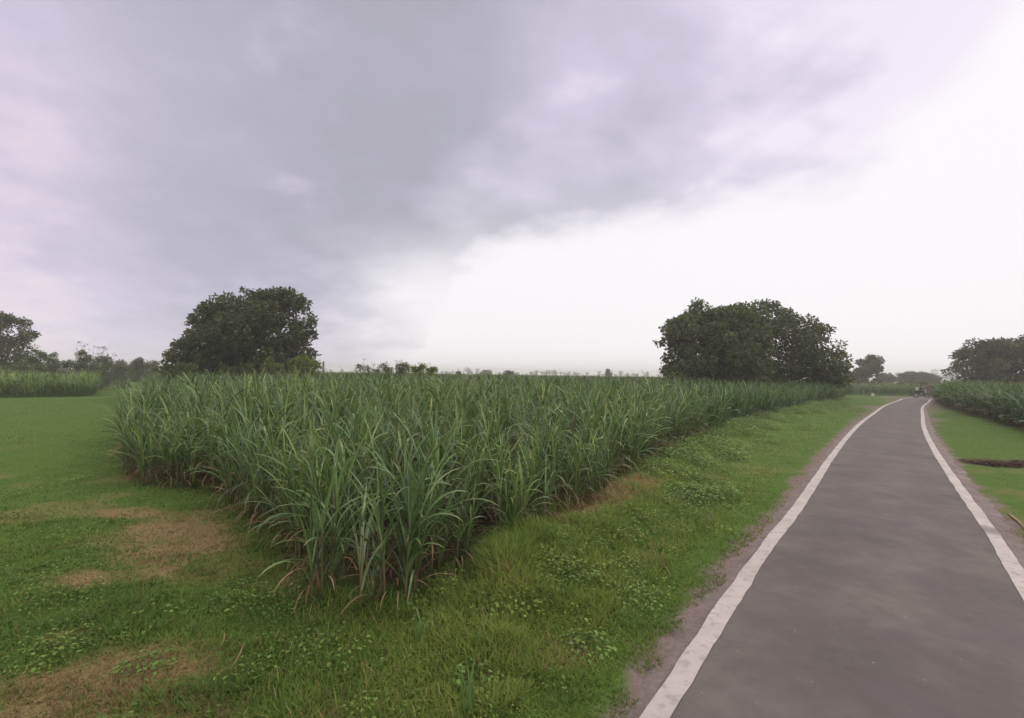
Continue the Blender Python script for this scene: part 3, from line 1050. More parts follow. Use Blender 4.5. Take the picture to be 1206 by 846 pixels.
def make_weeds():
    # low creeping weeds through the verge: nobody could count them
    out = MB()
    arrs = [mb_arrays(broadleaf(12 + 4 * k, .10 + .02 * k, .07 + .02 * k, .017 + .003 * k, 500 + k)[0]) for k in range(5)]
    n = 24000
    R0, R1 = 3.2, 26.0
    r = R0 * (R1 / R0) ** RNG.random(n); a = rad(-50) + RNG.random(n) * rad(100)
    x, y = r * np.sin(a), r * np.cos(a)
    off = road_off(x, y)
    dE = np.minimum(seg_dist(ROADSIDE, x, y), seg_dist(LEFTSIDE, x, y))
    p = (.25 + .75 * RNG.random(n)) * sstep(.40, .72, fbm(x / .8, y / .8, 91, 3)) + .03 * np.where((off < -1.95) & (x > -2.6), 1.0, np.where(y < 6.5, .30, .05))
    p = np.maximum(p, .8 * sstep(.7, .1, dE) * (off < 0) * (x > -1.2))
    keep = (RNG.random(n) < p) & (np.abs(off) > 2.05) & ~(inside(FIELD, x, y) & (dE > .25)) & (off < 0) & (dry_at(x, y) < .4)
    x, y, r = x[keep], y[keep], r[keep]
    z = ground_h(x, y)
    # bushier clumps along the bank beside the cane
    B = walk(ROADSIDE[1:], .09)
    B = B[(np.hypot(B[:, 0], B[:, 1]) < 55)]
    nb = len(B)
    tt = np.gradient(B, axis=0); tt /= np.linalg.norm(tt, axis=1)[:, None]
    o_ = .25 + 1.9 * RNG.random(nb) ** 1.4
    bx, by = B[:, 0] + tt[:, 1] * o_, B[:, 1] - tt[:, 0] * o_
    kk = (fbm(bx / 1.1, by / 1.1, 93, 3) > .47) & (road_off(bx, by) < -2.3) & (dry_at(bx, by) < .5)
    bx, by = bx[kk], by[kk]
    big = [mb_arrays(broadleaf(110, .30, .26, .045, 550 + k)[0]) for k in range(5)]
    bz = ground_h(bx, by); br = np.hypot(bx, by)
    pk = RNG.integers(0, 5, len(bx))
    for k in range(5):
        s = pk == k
        scatter(out, big[k], np.stack([bx[s], by[s], bz[s] - .03], -1), RNG.random(s.sum()) * 6.28, (.5 + .45 * RNG.random(s.sum()) + .5 * sstep(7, 13, br[s])) * (1 + .012 * br[s]), (RNG.random(s.sum()) - .25) * .6)
    pick = RNG.integers(0, 5, len(x))
    for k in range(5):
        s = pick == k
        scatter(out, arrs[k], np.stack([x[s], y[s], z[s]], -1), RNG.random(s.sum()) * 6.28, (.55 + 1.0 * RNG.random(s.sum()) ** 2) * (1 + .02 * r[s]), (RNG.random(s.sum()) - .35) * .7)
    o = out.build('weeds', M['weed'], None, False)
    tag(o, 'low leafy weeds creeping through the grass of the verge', 'weeds', kind='stuff')
    # separate leafy plants one can tell apart
    def plant(px, py, sp, h, size, n, lab, seed):
        x, y = gp(px, py)
        root = empty('leafy_weed', (x, y, gh1(x, y)), RNG.random() * 6)
        mb, st = broadleaf(n, sp, h, size, seed)
        mb.build('foliage', M['weed'], root, False)
        st.build('stem', M['cane_stem'], root, False)
        tag(root, lab, 'weed')
    plant(812, 588, .62, .36, .085, 330, 'largest broad leaved weed on the verge beside the reddish dry strip', 601)
    plant(845, 585, .45, .40, .075, 220, 'rounded green weed on the verge just right of the largest one', 602)
    plant(775, 565, .45, .34, .06, 240, 'fine leaved weed growing against the cane behind the reddish dry strip', 603)
    plant(665, 690, .34, .22, .05, 170, 'low leafy weed in the middle of the near verge', 604)
    plant(600, 668, .36, .26, .05, 200, 'leafy weed at the foot of the cane on the roadside edge', 605)
    plant(540, 690, .32, .24, .045, 180, 'leafy weed at the foot of the front corner cane', 606)
    plant(905, 520, .7, .42, .07, 260, 'bushy green weed on the verge beside the far cane edge', 607)
    plant(950, 505, .6, .30, .07, 200, 'bright green weed on the verge midway to the bend', 608)
    plant(1010, 486, .7, .35, .08, 180, 'small far weed on the verge near the bend of the road', 609)
    plant(690, 760, .25, .16, .045, 120, 'dull small weed by the pink road shoulder', 610)
    plant(172, 785, .22, .14, .04, 110, 'green leafy weed amid the straw patch at the front of the lawn', 611)
    plant(560, 800, .2, .18, .045, 90, 'leafy weed beside the tall pale grass tuft at the front', 612)


make_weeds()


def make_tufts():
    for px, py, h, n, w, lab in ((494, 756, .30, 9, .016, 'pale green grass tuft below the corner of the cane field'),
                                 (552, 838, .42, 10, .018, 'tallest pale grass tuft standing at the front of the verge'),
                                 (563, 770, .22, 8, .014, 'short pale grass tuft behind the tallest one on the verge'),
                                 (228, 745, .16, 8, .012, 'small green grass tuft at the edge of the straw patch')):
        x, y = gp(px, py)
        root = empty('grass_tuft', (x, y, gh1(x, y) - .01))
        P = np.stack([(RNG.random(n) - .5) * .08, (RNG.random(n) - .5) * .08, np.zeros(n)], -1)
        mb = MB()
        V, q, a = strips(P, RNG.random(n) * 6.28, .04 + .2 * RNG.random(n), .1 + .7 * RNG.random(n) ** 2, h * (.6 + .5 * RNG.random(n)), np.full(n, w), 6, 3, tint=.3 + .6 * RNG.random(n))
        mb.add(V, q, **a)
        mb.build('blade', M['tuft'], root, True)
        tag(root, lab, 'grass tuft')
    for px0, py0, px1, py1, zt, r, lab in ((259, 763, 263, 745, .16, .005, 'thin upright dry stalk beside the straw patch on the lawn'),
                                          (271, 786, 287, 763, .08, .006, 'dry stalk leaning low over the lawn right of the upright one'),
                                          (775, 660, 790, 678, .04, .008, 'dry straw stalk lying on the verge'),
                                          (1188, 604, 1212, 628, .03, .022, 'yellowish cane stalk lying on the right verge'),
                                          (655, 768, 640, 786, .03, .006, 'bent dry twig lying by the pink road shoulder'),
                                          (505, 752, 509, 735, .14, .004, 'thin dry stalk beside the pale grass tuft')):
        x0, y0 = gp(px0, py0); x1, y1 = gp(px1, py1)
        if zt > .1: x1, y1 = x0 + .02, y0 + .03
        z0, z1 = gh1(x0, y0), gh1(x1, y1)
        mb = MB()
        mx, my = (x0 + x1) / 2 + .02, (y0 + y1) / 2
        mb.tube([(x0, y0, z0 + .01), (mx, my, (z0 + z1) / 2 + zt * .6 + .02), (x1, y1, z1 + zt)], [r, r * .9, r * .5], 6, tint=.8)
        o = mb.build('dry_stalk', M['straw'], None, True)
        tag(o, lab, 'stalk')
    # low strip of dark brown debris right of the road
    x, y = gp(1190, 546)
    mb = MB()
    n = 2200
    cc = np.array([-.95, -.35, .2, .75, 1.3])[RNG.integers(0, 5, n)]
    u = cc + np.clip(RNG.standard_normal(n), -2, 2) * .24; vv = np.clip(RNG.standard_normal(n), -2, 2)
    P = np.stack([u * 1.05 + .45, vv * (.22 + .25 * fbm(u * 2.2, u * 0, 5)) + .10 * np.sin(u * 2.6), .008 + .025 * RNG.random(n) * np.exp(-vv * vv)], -1)
    V, q, a = strips(P, RNG.random(n) * 6.28, 1.35 + .3 * RNG.random(n), .15 * RNG.random(n), .10 + .16 * RNG.random(n), .018 + .02 * RNG.random(n), 3, 2, tint=RNG.random(n) * .35)
    mb.add(V, q, **a)
    o = mb.build('debris_strip', M['dark_straw'], None)
    o.location = (x, y, gh1(x, y)); o.rotation_euler = (0, 0, -.12)
    tag(o, 'low dark reddish brown strip of dead matter on the right verge', 'debris')


make_tufts()


# ------------------------------------------------------------------ trees and shrubs
def leaf_cloud(mb, centre, r, n, size, rg, flat=.75, droop=.35, tint0=.5):
    """n leaves spread over a lobe, denser on its outside"""
    d = rg.standard_normal((n, 3)); d /= np.linalg.norm(d, axis=1)[:, None]
    rr = r * (.35 + .75 * rg.random(n) ** .6)
    C = np.asarray(centre)[None] + d * rr[:, None] * np.array([1, 1, flat])
    # leaves hang outward
    out = d.copy(); out[:, 2] = out[:, 2] * .4 - droop * rg.random(n)
    out += rg.standard_normal((n, 3)) * .55
    out /= np.linalg.norm(out, axis=1)[:, None]
    s = np.cross(out, rg.standard_normal((n, 3))); s /= np.linalg.norm(s, axis=1)[:, None]
    L = size * (.55 + .9 * rg.random(n)); W = L * .5
    V = np.stack([C, C + out * L[:, None] * .5 + s * W[:, None] * .5, C + out * L[:, None], C + out * L[:, None] * .45 - s * W[:, None] * .5], 1)
    q = np.arange(n * 4).reshape(n, 4)
    t = np.clip(tint0 + .2 * rg.standard_normal(n) + .25 * rg.standard_normal(), 0, 1)
    mb.add(V.reshape(-1, 3), q, tint=np.repeat(t, 4))


def limb(mb, a, b, r0, r1, rg, n=5, sag=.15):
    a = np.array(a, float); b = np.array(b, float)
    L = np.linalg.norm(b - a)
    pts = []
    for f in np.linspace(0, 1, n):
        p = a + (b - a) * f + rg.standard_normal(3) * .05 * L * math.sin(math.pi * f) + np.array([0, 0, sag * L * math.sin(math.pi * f) * .5])
        pts.append(p)
    mb.tube(pts, list(np.linspace(r0, r1, n)), 7 if r0 > .05 else 5, tint=.5)
    return pts


def poly_area(P):
    P = np.array(P); x, y = P[:, 0], P[:, 1]
    return .5 * abs(np.dot(x, np.roll(y, 1)) - np.dot(y, np.roll(x, 1)))


def tree(name, outline, Y, cx, label, cat, mat, seed, lobe=(.55, 1.15), dens=130, leaf=.30, depth=.8, trunk_r=.38, group=None, nlobes=None, sparse=0.0, flat=.62, bottom=None):
    """outline: crown seen from the lawn, on the photograph; turned into metres at distance Y and filled out in depth"""
    rg = np.random.default_rng(seed)
    base = at(cx, 440, Y)
    pts = []
    for (px, py) in outline:
        p = at(px, py, Y); pts.append((p.x - base.x, p.z))
    P = np.array(pts)
    bx, by = base.x, Y
    gz = gh1(bx, by)
    if bottom is None: bottom = 1.3
    P[:, 1] = np.where(P[:, 1] < 2.9, bottom + .4 * (P[:, 1] - 2.0), P[:, 1])
    area = poly_area(P)
    w = P[:, 0].max() - P[:, 0].min(); h = P[:, 1].max() - P[:, 1].min()
    edge = list(map(tuple, P)) + [tuple(P[0])]
    n = nlobes or int(area * 2.0 + 10)
    lobes = []
    tries = 0
    while len(lobes) < n and tries < 40000:
        tries += 1
        x = rg.uniform(P[:, 0].min(), P[:, 0].max()); z = rg.uniform(P[:, 1].min(), P[:, 1].max())
        if not inside(P, np.array([x]), np.array([z]))[0]: continue
        de = float(seg_dist(edge, np.array([x]), np.array([z]))[0])
        r = rg.uniform(*lobe)
        r = min(r, max(de * 1.1, lobe[0] * .7))
        if de < r * .55: continue
        if rg.random() > 1.0 - .30 * min(de / (w * .3), 1): continue
        ymax = depth * min(w * .42, 1.2 * de + .35 * r + .4)
        y = rg.uniform(-1, 1)
        y = math.copysign(abs(y) ** .6, y) * ymax
        lobes.append((x, y, z, r))
    root = empty(name, (bx, by, gz))
    crown = MB(); wood = MB()
    fork = np.array([0, 0, max(1.0, P[:, 1].min() + .12 * h)])
    wood.tube([(0, 0, -.15), (.03, .02, .25), (.02, -.03, fork[2] * .6), tuple(fork)], [trunk_r * 1.5, trunk_r * 1.05, trunk_r * .9, trunk_r * .8], 10, tint=.4)
    # main limbs to a few spread lobes, twigs to the others
    mains = [lobes[k] for k in rg.choice(len(lobes), min(7, len(lobes)), replace=False)]
    nodes = []
    for (x, y, z, r) in mains:
        t = fork + (np.array([x, y, z]) - fork) * .8
        nodes += [np.array(p) for p in limb(wood, fork - np.array([0, 0, .2]), t, trunk_r * .42, trunk_r * .10, rg, 6)][1:]
    nodes.append(fork)
    ND = np.array(nodes)
    for (x, y, z, r) in lobes:
        c = np.array([x, y, z])
        j = int(np.argmin(np.linalg.norm(ND - c, axis=1)))
        limb(wood, ND[j], c, max(.02, trunk_r * .09), .010, rg, 4)
        leaf_cloud(crown, c, r, int(1.75 * dens * r * r * (1 - sparse * rg.random())) + 10, leaf, rg, flat)
        # small outlying sprays roughen the outline
        for _ in range(3):
            d = rg.standard_normal(3); d /= np.linalg.norm(d)
            leaf_cloud(crown, c + d * r * np.array([1.0, 1.0, flat]) * 1.05, r * .32, int(dens * r * r * .09), leaf * .9, rg, .6)
    wood.build('trunk', M['bark'], root, True)
    crown.build('crown', mat, root, False)
    tag(root, label, cat, group)
    return root


T_LEFT = [(203, 432), (205, 409), (216, 397), (228, 390), (232, 376), (240, 362), (250, 350), (262, 345), (274, 346), (284, 338), (300, 337), (312, 343), (322, 339), (336, 337), (352, 343), (362, 353), (367, 366), (371, 378),
          (368, 396), (365, 408), (370, 422), (367, 434)]
tree('broadleaf_tree', T_LEFT, 46, 290, 'large dark spreading tree behind the left part of the cane field', 'tree', M['crown_dark'], 1, trunk_r=.5, dens=160, lobe=(.5, 1.05), nlobes=260)
T_R1 = [(792, 447), (783, 437), (788, 420), (786, 408), (771, 406), (775, 394), (782, 386), (786, 376), (800, 372), (812, 362), (820, 350), (826, 349), (832, 346), (836, 362), (848, 360), (862, 355), (880, 357), (892, 368), (900, 390), (906, 420), (900, 449)]
tree('broadleaf_tree', T_R1, 47, 845, 'dense dark tree with a sprig on top, left one of the pair by the road', 'tree', M['crown_green'], 22, trunk_r=.5, dens=170, nlobes=230)
T_R2 = [(862, 450), (872, 420), (864, 385), (862, 358), (880, 353), (902, 350), (922, 355), (932, 368), (946, 367), (958, 376), (974, 380), (976, 390), (986, 402), (994, 416), (1000, 428), (996, 448)]
tree('broadleaf_tree', T_R2, 53, 930, 'dark gappy tree with drooping tiers, right one of the pair by the road', 'tree', M['crown_dark'], 3, trunk_r=.55, dens=125, sparse=.4)
T_G1 = [(1116, 449), (1118, 438), (1124, 426), (1130, 416), (1140, 410), (1143, 401), (1152, 398), (1160, 404), (1166, 420), (1172, 449)]
tree('grove_tree', T_G1, 72, 1146, 'smaller airy grey green tree at the left end of the right hand grove', 'tree', M['crown_mid'], 4, lobe=(.5, .95), dens=110, sparse=.5, leaf=.34)
T_G2 = [(1156, 450), (1160, 410), (1168, 396), (1178, 399), (1192, 395), (1204, 394), (1216, 392), (1232, 402), (1244, 420), (1250, 450)]
tree('grove_tree', T_G2, 70, 1200, 'broad grey green tree at the right border behind the cane', 'tree', M['crown_mid'], 5, lobe=(.6, 1.2), dens=130, leaf=.34)
T_L = [(-40, 432), (-36, 395), (-24, 376), (-6, 366), (8, 363), (14, 370), (22, 370), (29, 377), (37, 387), (35, 398), (28, 405), (31, 416), (26, 432)]
tree('broadleaf_tree', T_L, 66, 0, 'dark tree cut by the left border of the view', 'tree', M['crown_dark'], 6, lobe=(.5, 1.0), dens=120, sparse=.35)
T_F1 = [(1000, 449), (1002, 440), (1008, 434), (1014, 432), (1014, 424), (1020, 418), (1030, 417), (1037, 424), (1036, 434), (1032, 449)]
tree('roadside_tree', T_F1, 118, 1018, 'hazy upright tree standing where the road bends', 'tree', M['crown_mid'], 27, nlobes=60, lobe=(.7, 1.2), dens=90, leaf=.45, sparse=.3)
T_F2 = [(1032, 449), (1034, 442), (1042, 439), (1050, 442), (1054, 449)]
tree('roadside_tree', T_F2, 170, 1043, 'small pale tree behind the hazy upright one', 'tree', M['crown_mid'], 8, lobe=(.8, 1.3), dens=60, leaf=.6)
T_F3 = [(1058, 450), (1060, 442), (1068, 438), (1082, 438), (1096, 440), (1104, 445), (1106, 450)]
tree('roadside_tree', T_F3, 165, 1082, 'flat topped hazy tree in the distance beyond the bend', 'tree', M['crown_mid'], 9, lobe=(.9, 1.6), dens=70, leaf=.6)


def shrub(blobs, Y, label, mat, seed, leaf=.16, dens=420, group=None, wispy=0, name='shrub', cat='shrub', parts=('foliage', 'stem')):
    """blobs: (px, py, radius px) lumps of the bush, at distance Y"""
    rg = np.random.default_rng(seed)
    k = Y / F
    x0 = float(np.mean([b[0] for b in blobs]))
    base = at(x0, 440, Y)
    gz = gh1(base.x, Y)
    root = empty(name, (base.x, Y, gz))
    fo, st = MB(), MB()
    for (px, py, r) in blobs:
        py += 2.3 + (2.6 if px < 160 else 0); r *= .85
        p = at(px, py, Y); c = np.array([p.x - base.x, rg.uniform(-.4, .4) * r * k, p.z - gz]); R = r * k
        for _ in range(7):
            d = rg.standard_normal(3); d /= np.linalg.norm(d)
            leaf_cloud(fo, c + d * R * .55, R * .5, int(dens * R * R * .4) + 6, leaf, rg, .8, .1)
        # leaves down to the ground
        for z in np.arange(.3, c[2] - R * .2, R * .55):
            leaf_cloud(fo, (c[0] + rg.uniform(-.3, .3) * R, c[1] + rg.uniform(-.3, .3) * R, z), R * 1.05, int(dens * R * R * .8) + 8, leaf, rg, .9, .1)
        limb(st, (c[0] * .7, c[1] * .6, -.05), c, .035, .012, rg, 5)
    for _ in range(wispy):
        px, py, r = blobs[rg.integers(len(blobs))]
        p = at(px + rg.uniform(-r, r), py - r * rg.uniform(.6, 1.5), Y)
        b = (p.x - base.x, 0, p.z - gz)
        pts = limb(st, (b[0] * .8, 0, .8), b, .018, .006, rg, 5)
        for q in pts[2:]: leaf_cloud(fo, q, .16, 9, leaf, rg, .9, 0)
    fo.build(parts[0], mat, root, False)
    st.build(parts[1], M['bark'], root, True)
    tag(root, label, cat, group)


shrub([(45, 412, 6), (52, 416, 7), (40, 420, 8)], 62, 'dark shrub with an upright tip at the foot of the left border tree', M['shrub'], 31, wispy=6)
shrub([(65, 413, 4), (63, 421, 5)], 64, 'little dark shrub with a ball shaped top on the left skyline', M['shrub'], 32)
shrub([(82, 424, 8), (72, 426, 7), (93, 425, 7)], 60, 'low dense green shrub above the left cane block', M['shrub'], 33)
shrub([(97, 412, 6), (104, 417, 6), (95, 420, 5)], 68, 'wispy dark shrub rising behind the low dense one', M['shrub'], 34, wispy=10)
shrub([(117, 419, 7), (126, 419, 7), (131, 423, 6)], 70, 'pale grey loose shrub right of the wispy dark one', M['grey_shrub'], 35, wispy=10)
shrub([(20, 429, 8), (34, 427, 8), (8, 429, 7)], 56, 'solid dark green bush before the trunk of the left border tree', M['shrub'], 51, leaf=.14)
shrub([(60, 428, 7), (50, 429, 6)], 58, 'low round green bush between the border tree and the dense shrub', M['shrub'], 52, leaf=.14)
shrub([(112, 427, 7), (102, 428, 6), (124, 428, 6)], 60, 'low solid green bush below the pale grey loose shrub', M['shrub'], 53, leaf=.14)
shrub([(140, 430, 6), (150, 430, 5)], 62, 'small solid bush below the dome shaped grey tree', M['shrub'], 54, leaf=.14)
shrub([(195, 431, 7), (184, 431, 6)], 58, 'dark low bush between the small grey tree and the large tree', M['shrub'], 55, leaf=.14)
shrub([(215, 430, 8), (228, 431, 7)], 40, 'dark low shrub under the left end of the large spreading tree', M['shrub'], 36)
shrub([(262, 430, 7), (290, 431, 9), (276, 433, 7)], 42, 'grey green shrub under the middle of the large spreading tree', M['shrub'], 37)
shrub([(317, 425, 8), (325, 429, 7)], 42, 'small yellow green shrub before the trunk of the large tree', M['yellow_shrub'], 38)
shrub([(346, 427, 9), (358, 423, 11), (371, 426, 9)], 41, 'bright yellow green shrub under the right end of the large tree', M['yellow_shrub'], 39)
shrub([(424, 431, 6), (434, 433, 6), (444, 434, 5)], 48, 'leftmost dark green shrub of the row right of the large tree', M['shrub'], 40, leaf=.13, wispy=3)
shrub([(452, 430, 7), (458, 433, 6)], 50, 'rounded dark shrub second in the row right of the large tree', M['shrub'], 41, leaf=.13)
shrub([(470, 430, 5), (478, 428, 5), (474, 434, 5)], 52, 'thin see-through shrub third in the row right of the large tree', M['shrub'], 42, wispy=6)
shrub([(487, 432, 7), (499, 431, 7), (511, 433, 5), (493, 435, 6), (506, 435, 6)], 48, 'widest light green shrub at the right end of the shrub row', M['yellow_shrub'], 43, wispy=5)
shrub([(540, 438, 4)], 60, 'very small light shrub topping the cane before the horizon', M['yellow_shrub'], 44)
shrub([(1062, 452, 6), (1052, 453, 5), (1076, 452, 6), (1087, 450, 6)], 100, 'hazy green thicket behind the bend of the road', M['shrub'], 45, leaf=.3, dens=120)


TP = dict(cat='tree', parts=('crown', 'trunk'))
shrub([(163, 427, 9), (158, 429, 6), (169, 429, 6), (163, 423, 6)], 95, 'small dark rounded tree left of the large spreading tree', M['crown_dark'], 10, leaf=.3, dens=130, name='round_tree', **TP)
shrub([(180, 428, 6), (183, 425, 4), (178, 430, 5)], 120, 'small grey tree between the round tree and the large tree', M['crown_mid'], 11, leaf=.35, dens=100, name='round_tree', **TP)
shrub([(142, 425, 7), (137, 428, 5), (147, 428, 5)], 110, 'dome shaped grey tree beside the wispy shrubs on the left', M['crown_mid'], 12, leaf=.35, dens=110, name='round_tree', **TP)
shrub([(572, 436, 4.5), (568, 438, 3), (577, 438, 3)], 260, 'tiny hazy domed tree on the horizon over the cane', M['crown_mid'], 13, leaf=.6, dens=50, name='far_tree', **TP)
shrub([(598, 437, 4), (595, 439, 3), (602, 438, 3)], 140, 'tiny dark bushy tree on the horizon right of the domed one', M['crown_dark'], 14, leaf=.4, dens=90, name='far_tree', **TP)
shrub([(716, 438, 3.5), (716, 434, 2)], 190, 'tiny pointed tree on the horizon left of the tree pair', M['crown_mid'], 15, leaf=.5, dens=70, name='far_tree', **TP)


def make_treeline():
    rg = np.random.default_rng(5)
    mb = MB()
    for (a0, a1, n, Y0, Y1, h0, h1) in ((530, 800, 70, 620, 900, 4, 9), (1036, 1130, 22, 420, 620, 6, 12), (40, 215, 26, 420, 600, 5, 9), (380, 530, 24, 700, 900, 4, 7)):
        for k in range(n):
            px = rg.uniform(a0, a1); Y = rg.uniform(Y0, Y1)
            p = at(px, 441, Y)
            h = rg.uniform(h0, h1); w = h * rg.uniform(.25, .55)
            mb.tube([(p.x, Y, -.5), (p.x, Y, h * .6)], [.25, .15], 5, tint=.4)
            for _ in range(6):
                c = (p.x + rg.uniform(-.6, .6) * w, Y + rg.uniform(-.6, .6) * w, h * rg.uniform(.4, .95))
                leaf_cloud(mb, c, w * .5, 46, 1.1, rg, .8)
    o = mb.build('treeline', M['crown_mid'], None, False)
    tag(o, 'far hazy line of trees along the horizon', 'treeline', kind='stuff')


make_treeline()


# ------------------------------------------------------------------ small roadside things
def make_milestone():
    p = gp(1028, 466.5)
    root = empty('milestone', (p[0], p[1], gh1(*p)), rad(-35))
    bm = bmesh.new()
    prof = [(-.2, 0), (.2, 0), (.2, .42)] + [(.2 * math.cos(t), .42 + .16 * math.sin(t)) for t in np.linspace(.2, math.pi - .2, 9)] + [(-.2, .42)]
    vs = [bm.verts.new((x, -.09, z - .05)) for x, z in prof]
    f = bm.faces.new(vs)
    r = bmesh.ops.extrude_face_region(bm, geom=[f])
    bmesh.ops.translate(bm, vec=(0, .18, 0), verts=[v for v in r['geom'] if isinstance(v, bmesh.types.BMVert)])
    bmesh.ops.recalc_face_normals(bm, faces=bm.faces)
    bm_obj('stone', bm, plain_mat('milestone_white', (.62, .58, .50), .8, col2=(.5, .45, .36)), root, bevel=.012)
    bm = bmesh.new()
    prof = [(-.205, .36), (.205, .36), (.205, .42)] + [(.205 * math.cos(t), .42 + .166 * math.sin(t)) for t in np.linspace(.2, math.pi - .2, 9)] + [(-.205, .42)]
    vs = [bm.verts.new((x, -.096, z - .05)) for x, z in prof]
    f = bm.faces.new(vs)
    r = bmesh.ops.extrude_face_region(bm, geom=[f])
    bmesh.ops.translate(bm, vec=(0, .192, 0), verts=[v for v in r['geom'] if isinstance(v, bmesh.types.BMVert)])
    bmesh.ops.recalc_face_normals(bm, faces=bm.faces)
    bm_obj('painted_top', bm, plain_mat('milestone_yellow', (.60, .50, .30), .7), root)
    tag(root, 'small cream milestone with a yellow top left of the bend', 'milestone')


make_milestone()


def make_post():
    p = at(381, 427, 46)
    z = gh1(p.x, p.y)
    mb = MB()
    mb.tube([(p.x, p.y, z - .2), (p.x + .02, p.y, z + 1.8), (p.x, p.y, p.z + .1)], [.11, .10, .09], 8, tint=.5)
    o = mb.build('wooden_post', plain_mat('grey_wood', (.17, .16, .15), .9, col2=(.11, .10, .09)), None, True)
    tag(o, 'short grey wooden post beside the bright yellow green shrub', 'post')


make_post()


def make_wall():
    x, y = 63.8, 78.6
    root = empty('brick_wall', (x, y, gh1(x, y)), rad(12))
    m, nt, out = new_mat('red_brick')
    b = N(nt, 'ShaderNodeTexBrick')
    tc = N(nt, 'ShaderNodeTexCoord')
    mp = N(nt, 'ShaderNodeMapping'); mp.inputs['Rotation'].default_value = (rad(90), 0, 0)
    nt.links.new(tc.outputs['Object'], mp.inputs[0]); nt.links.new(mp.outputs[0], b.inputs['Vector'])
    b.inputs['Color1'].default_value = (.17, .095, .080, 1); b.inputs['Color2'].default_value = (.13, .078, .066, 1); b.inputs['Mortar'].default_value = (.16, .13, .12, 1)
    b.inputs['Scale'].default_value = 4.0
    p = N(nt, 'ShaderNodeBsdfPrincipled'); p.inputs['Roughness'].default_value = .9
    nt.links.new(b.outputs['Color'], p.inputs['Base Color']); nt.links.new(p.outputs[0], out.inputs[0])
    bm = bmesh.new()
    bmesh.ops.create_cube(bm, size=1, matrix=Matrix.Translation((1.2, 0, .8)) @ Matrix.Diagonal((2.8, .25, 1.7, 1)))
    bm_obj('wall', bm, m, root, bevel=.02)
    bm = bmesh.new()
    bmesh.ops.create_cube(bm, size=1, matrix=Matrix.Translation((1.2, 0, 1.70)) @ Matrix.Diagonal((2.9, .34, .10, 1)))
    bm_obj('coping', bm, plain_mat('wall_coping', (.30, .22, .19), .9), root, bevel=.015)
    tag(root, 'low red brick wall across the road at the bend', 'wall')


make_wall()


# ------------------------------------------------------------------ motorcycle and riders
def skin_body(name, joints, edges, root_i, mat, parent, extra=None):
    me = bpy.data.meshes.new(name)
    me.from_pydata([j[:3] for j in joints], edges, [])
    o = bpy.data.objects.new(name, me)
    COL.objects.link(o)
    md = o.modifiers.new('skin', 'SKIN')
    for k, j in enumerate(joints):
        me.skin_vertices[0].data[k].radius = (j[3], j[3] if len(j) < 5 else j[4])
        me.skin_vertices[0].data[k].use_root = (k == root_i)
    sub = o.modifiers.new('sub', 'SUBSURF'); sub.levels = 2; sub.render_levels = 2
    dg = bpy.context.evaluated_depsgraph_get()
    dg.update()
    m2 = bpy.data.meshes.new_from_object(o.evaluated_get(dg))
    bpy.data.objects.remove(o)
    for p in m2.polygons: p.use_smooth = True
    b = bpy.data.objects.new(name, m2)
    link(b, parent)
    m2.materials.clear()
    return b


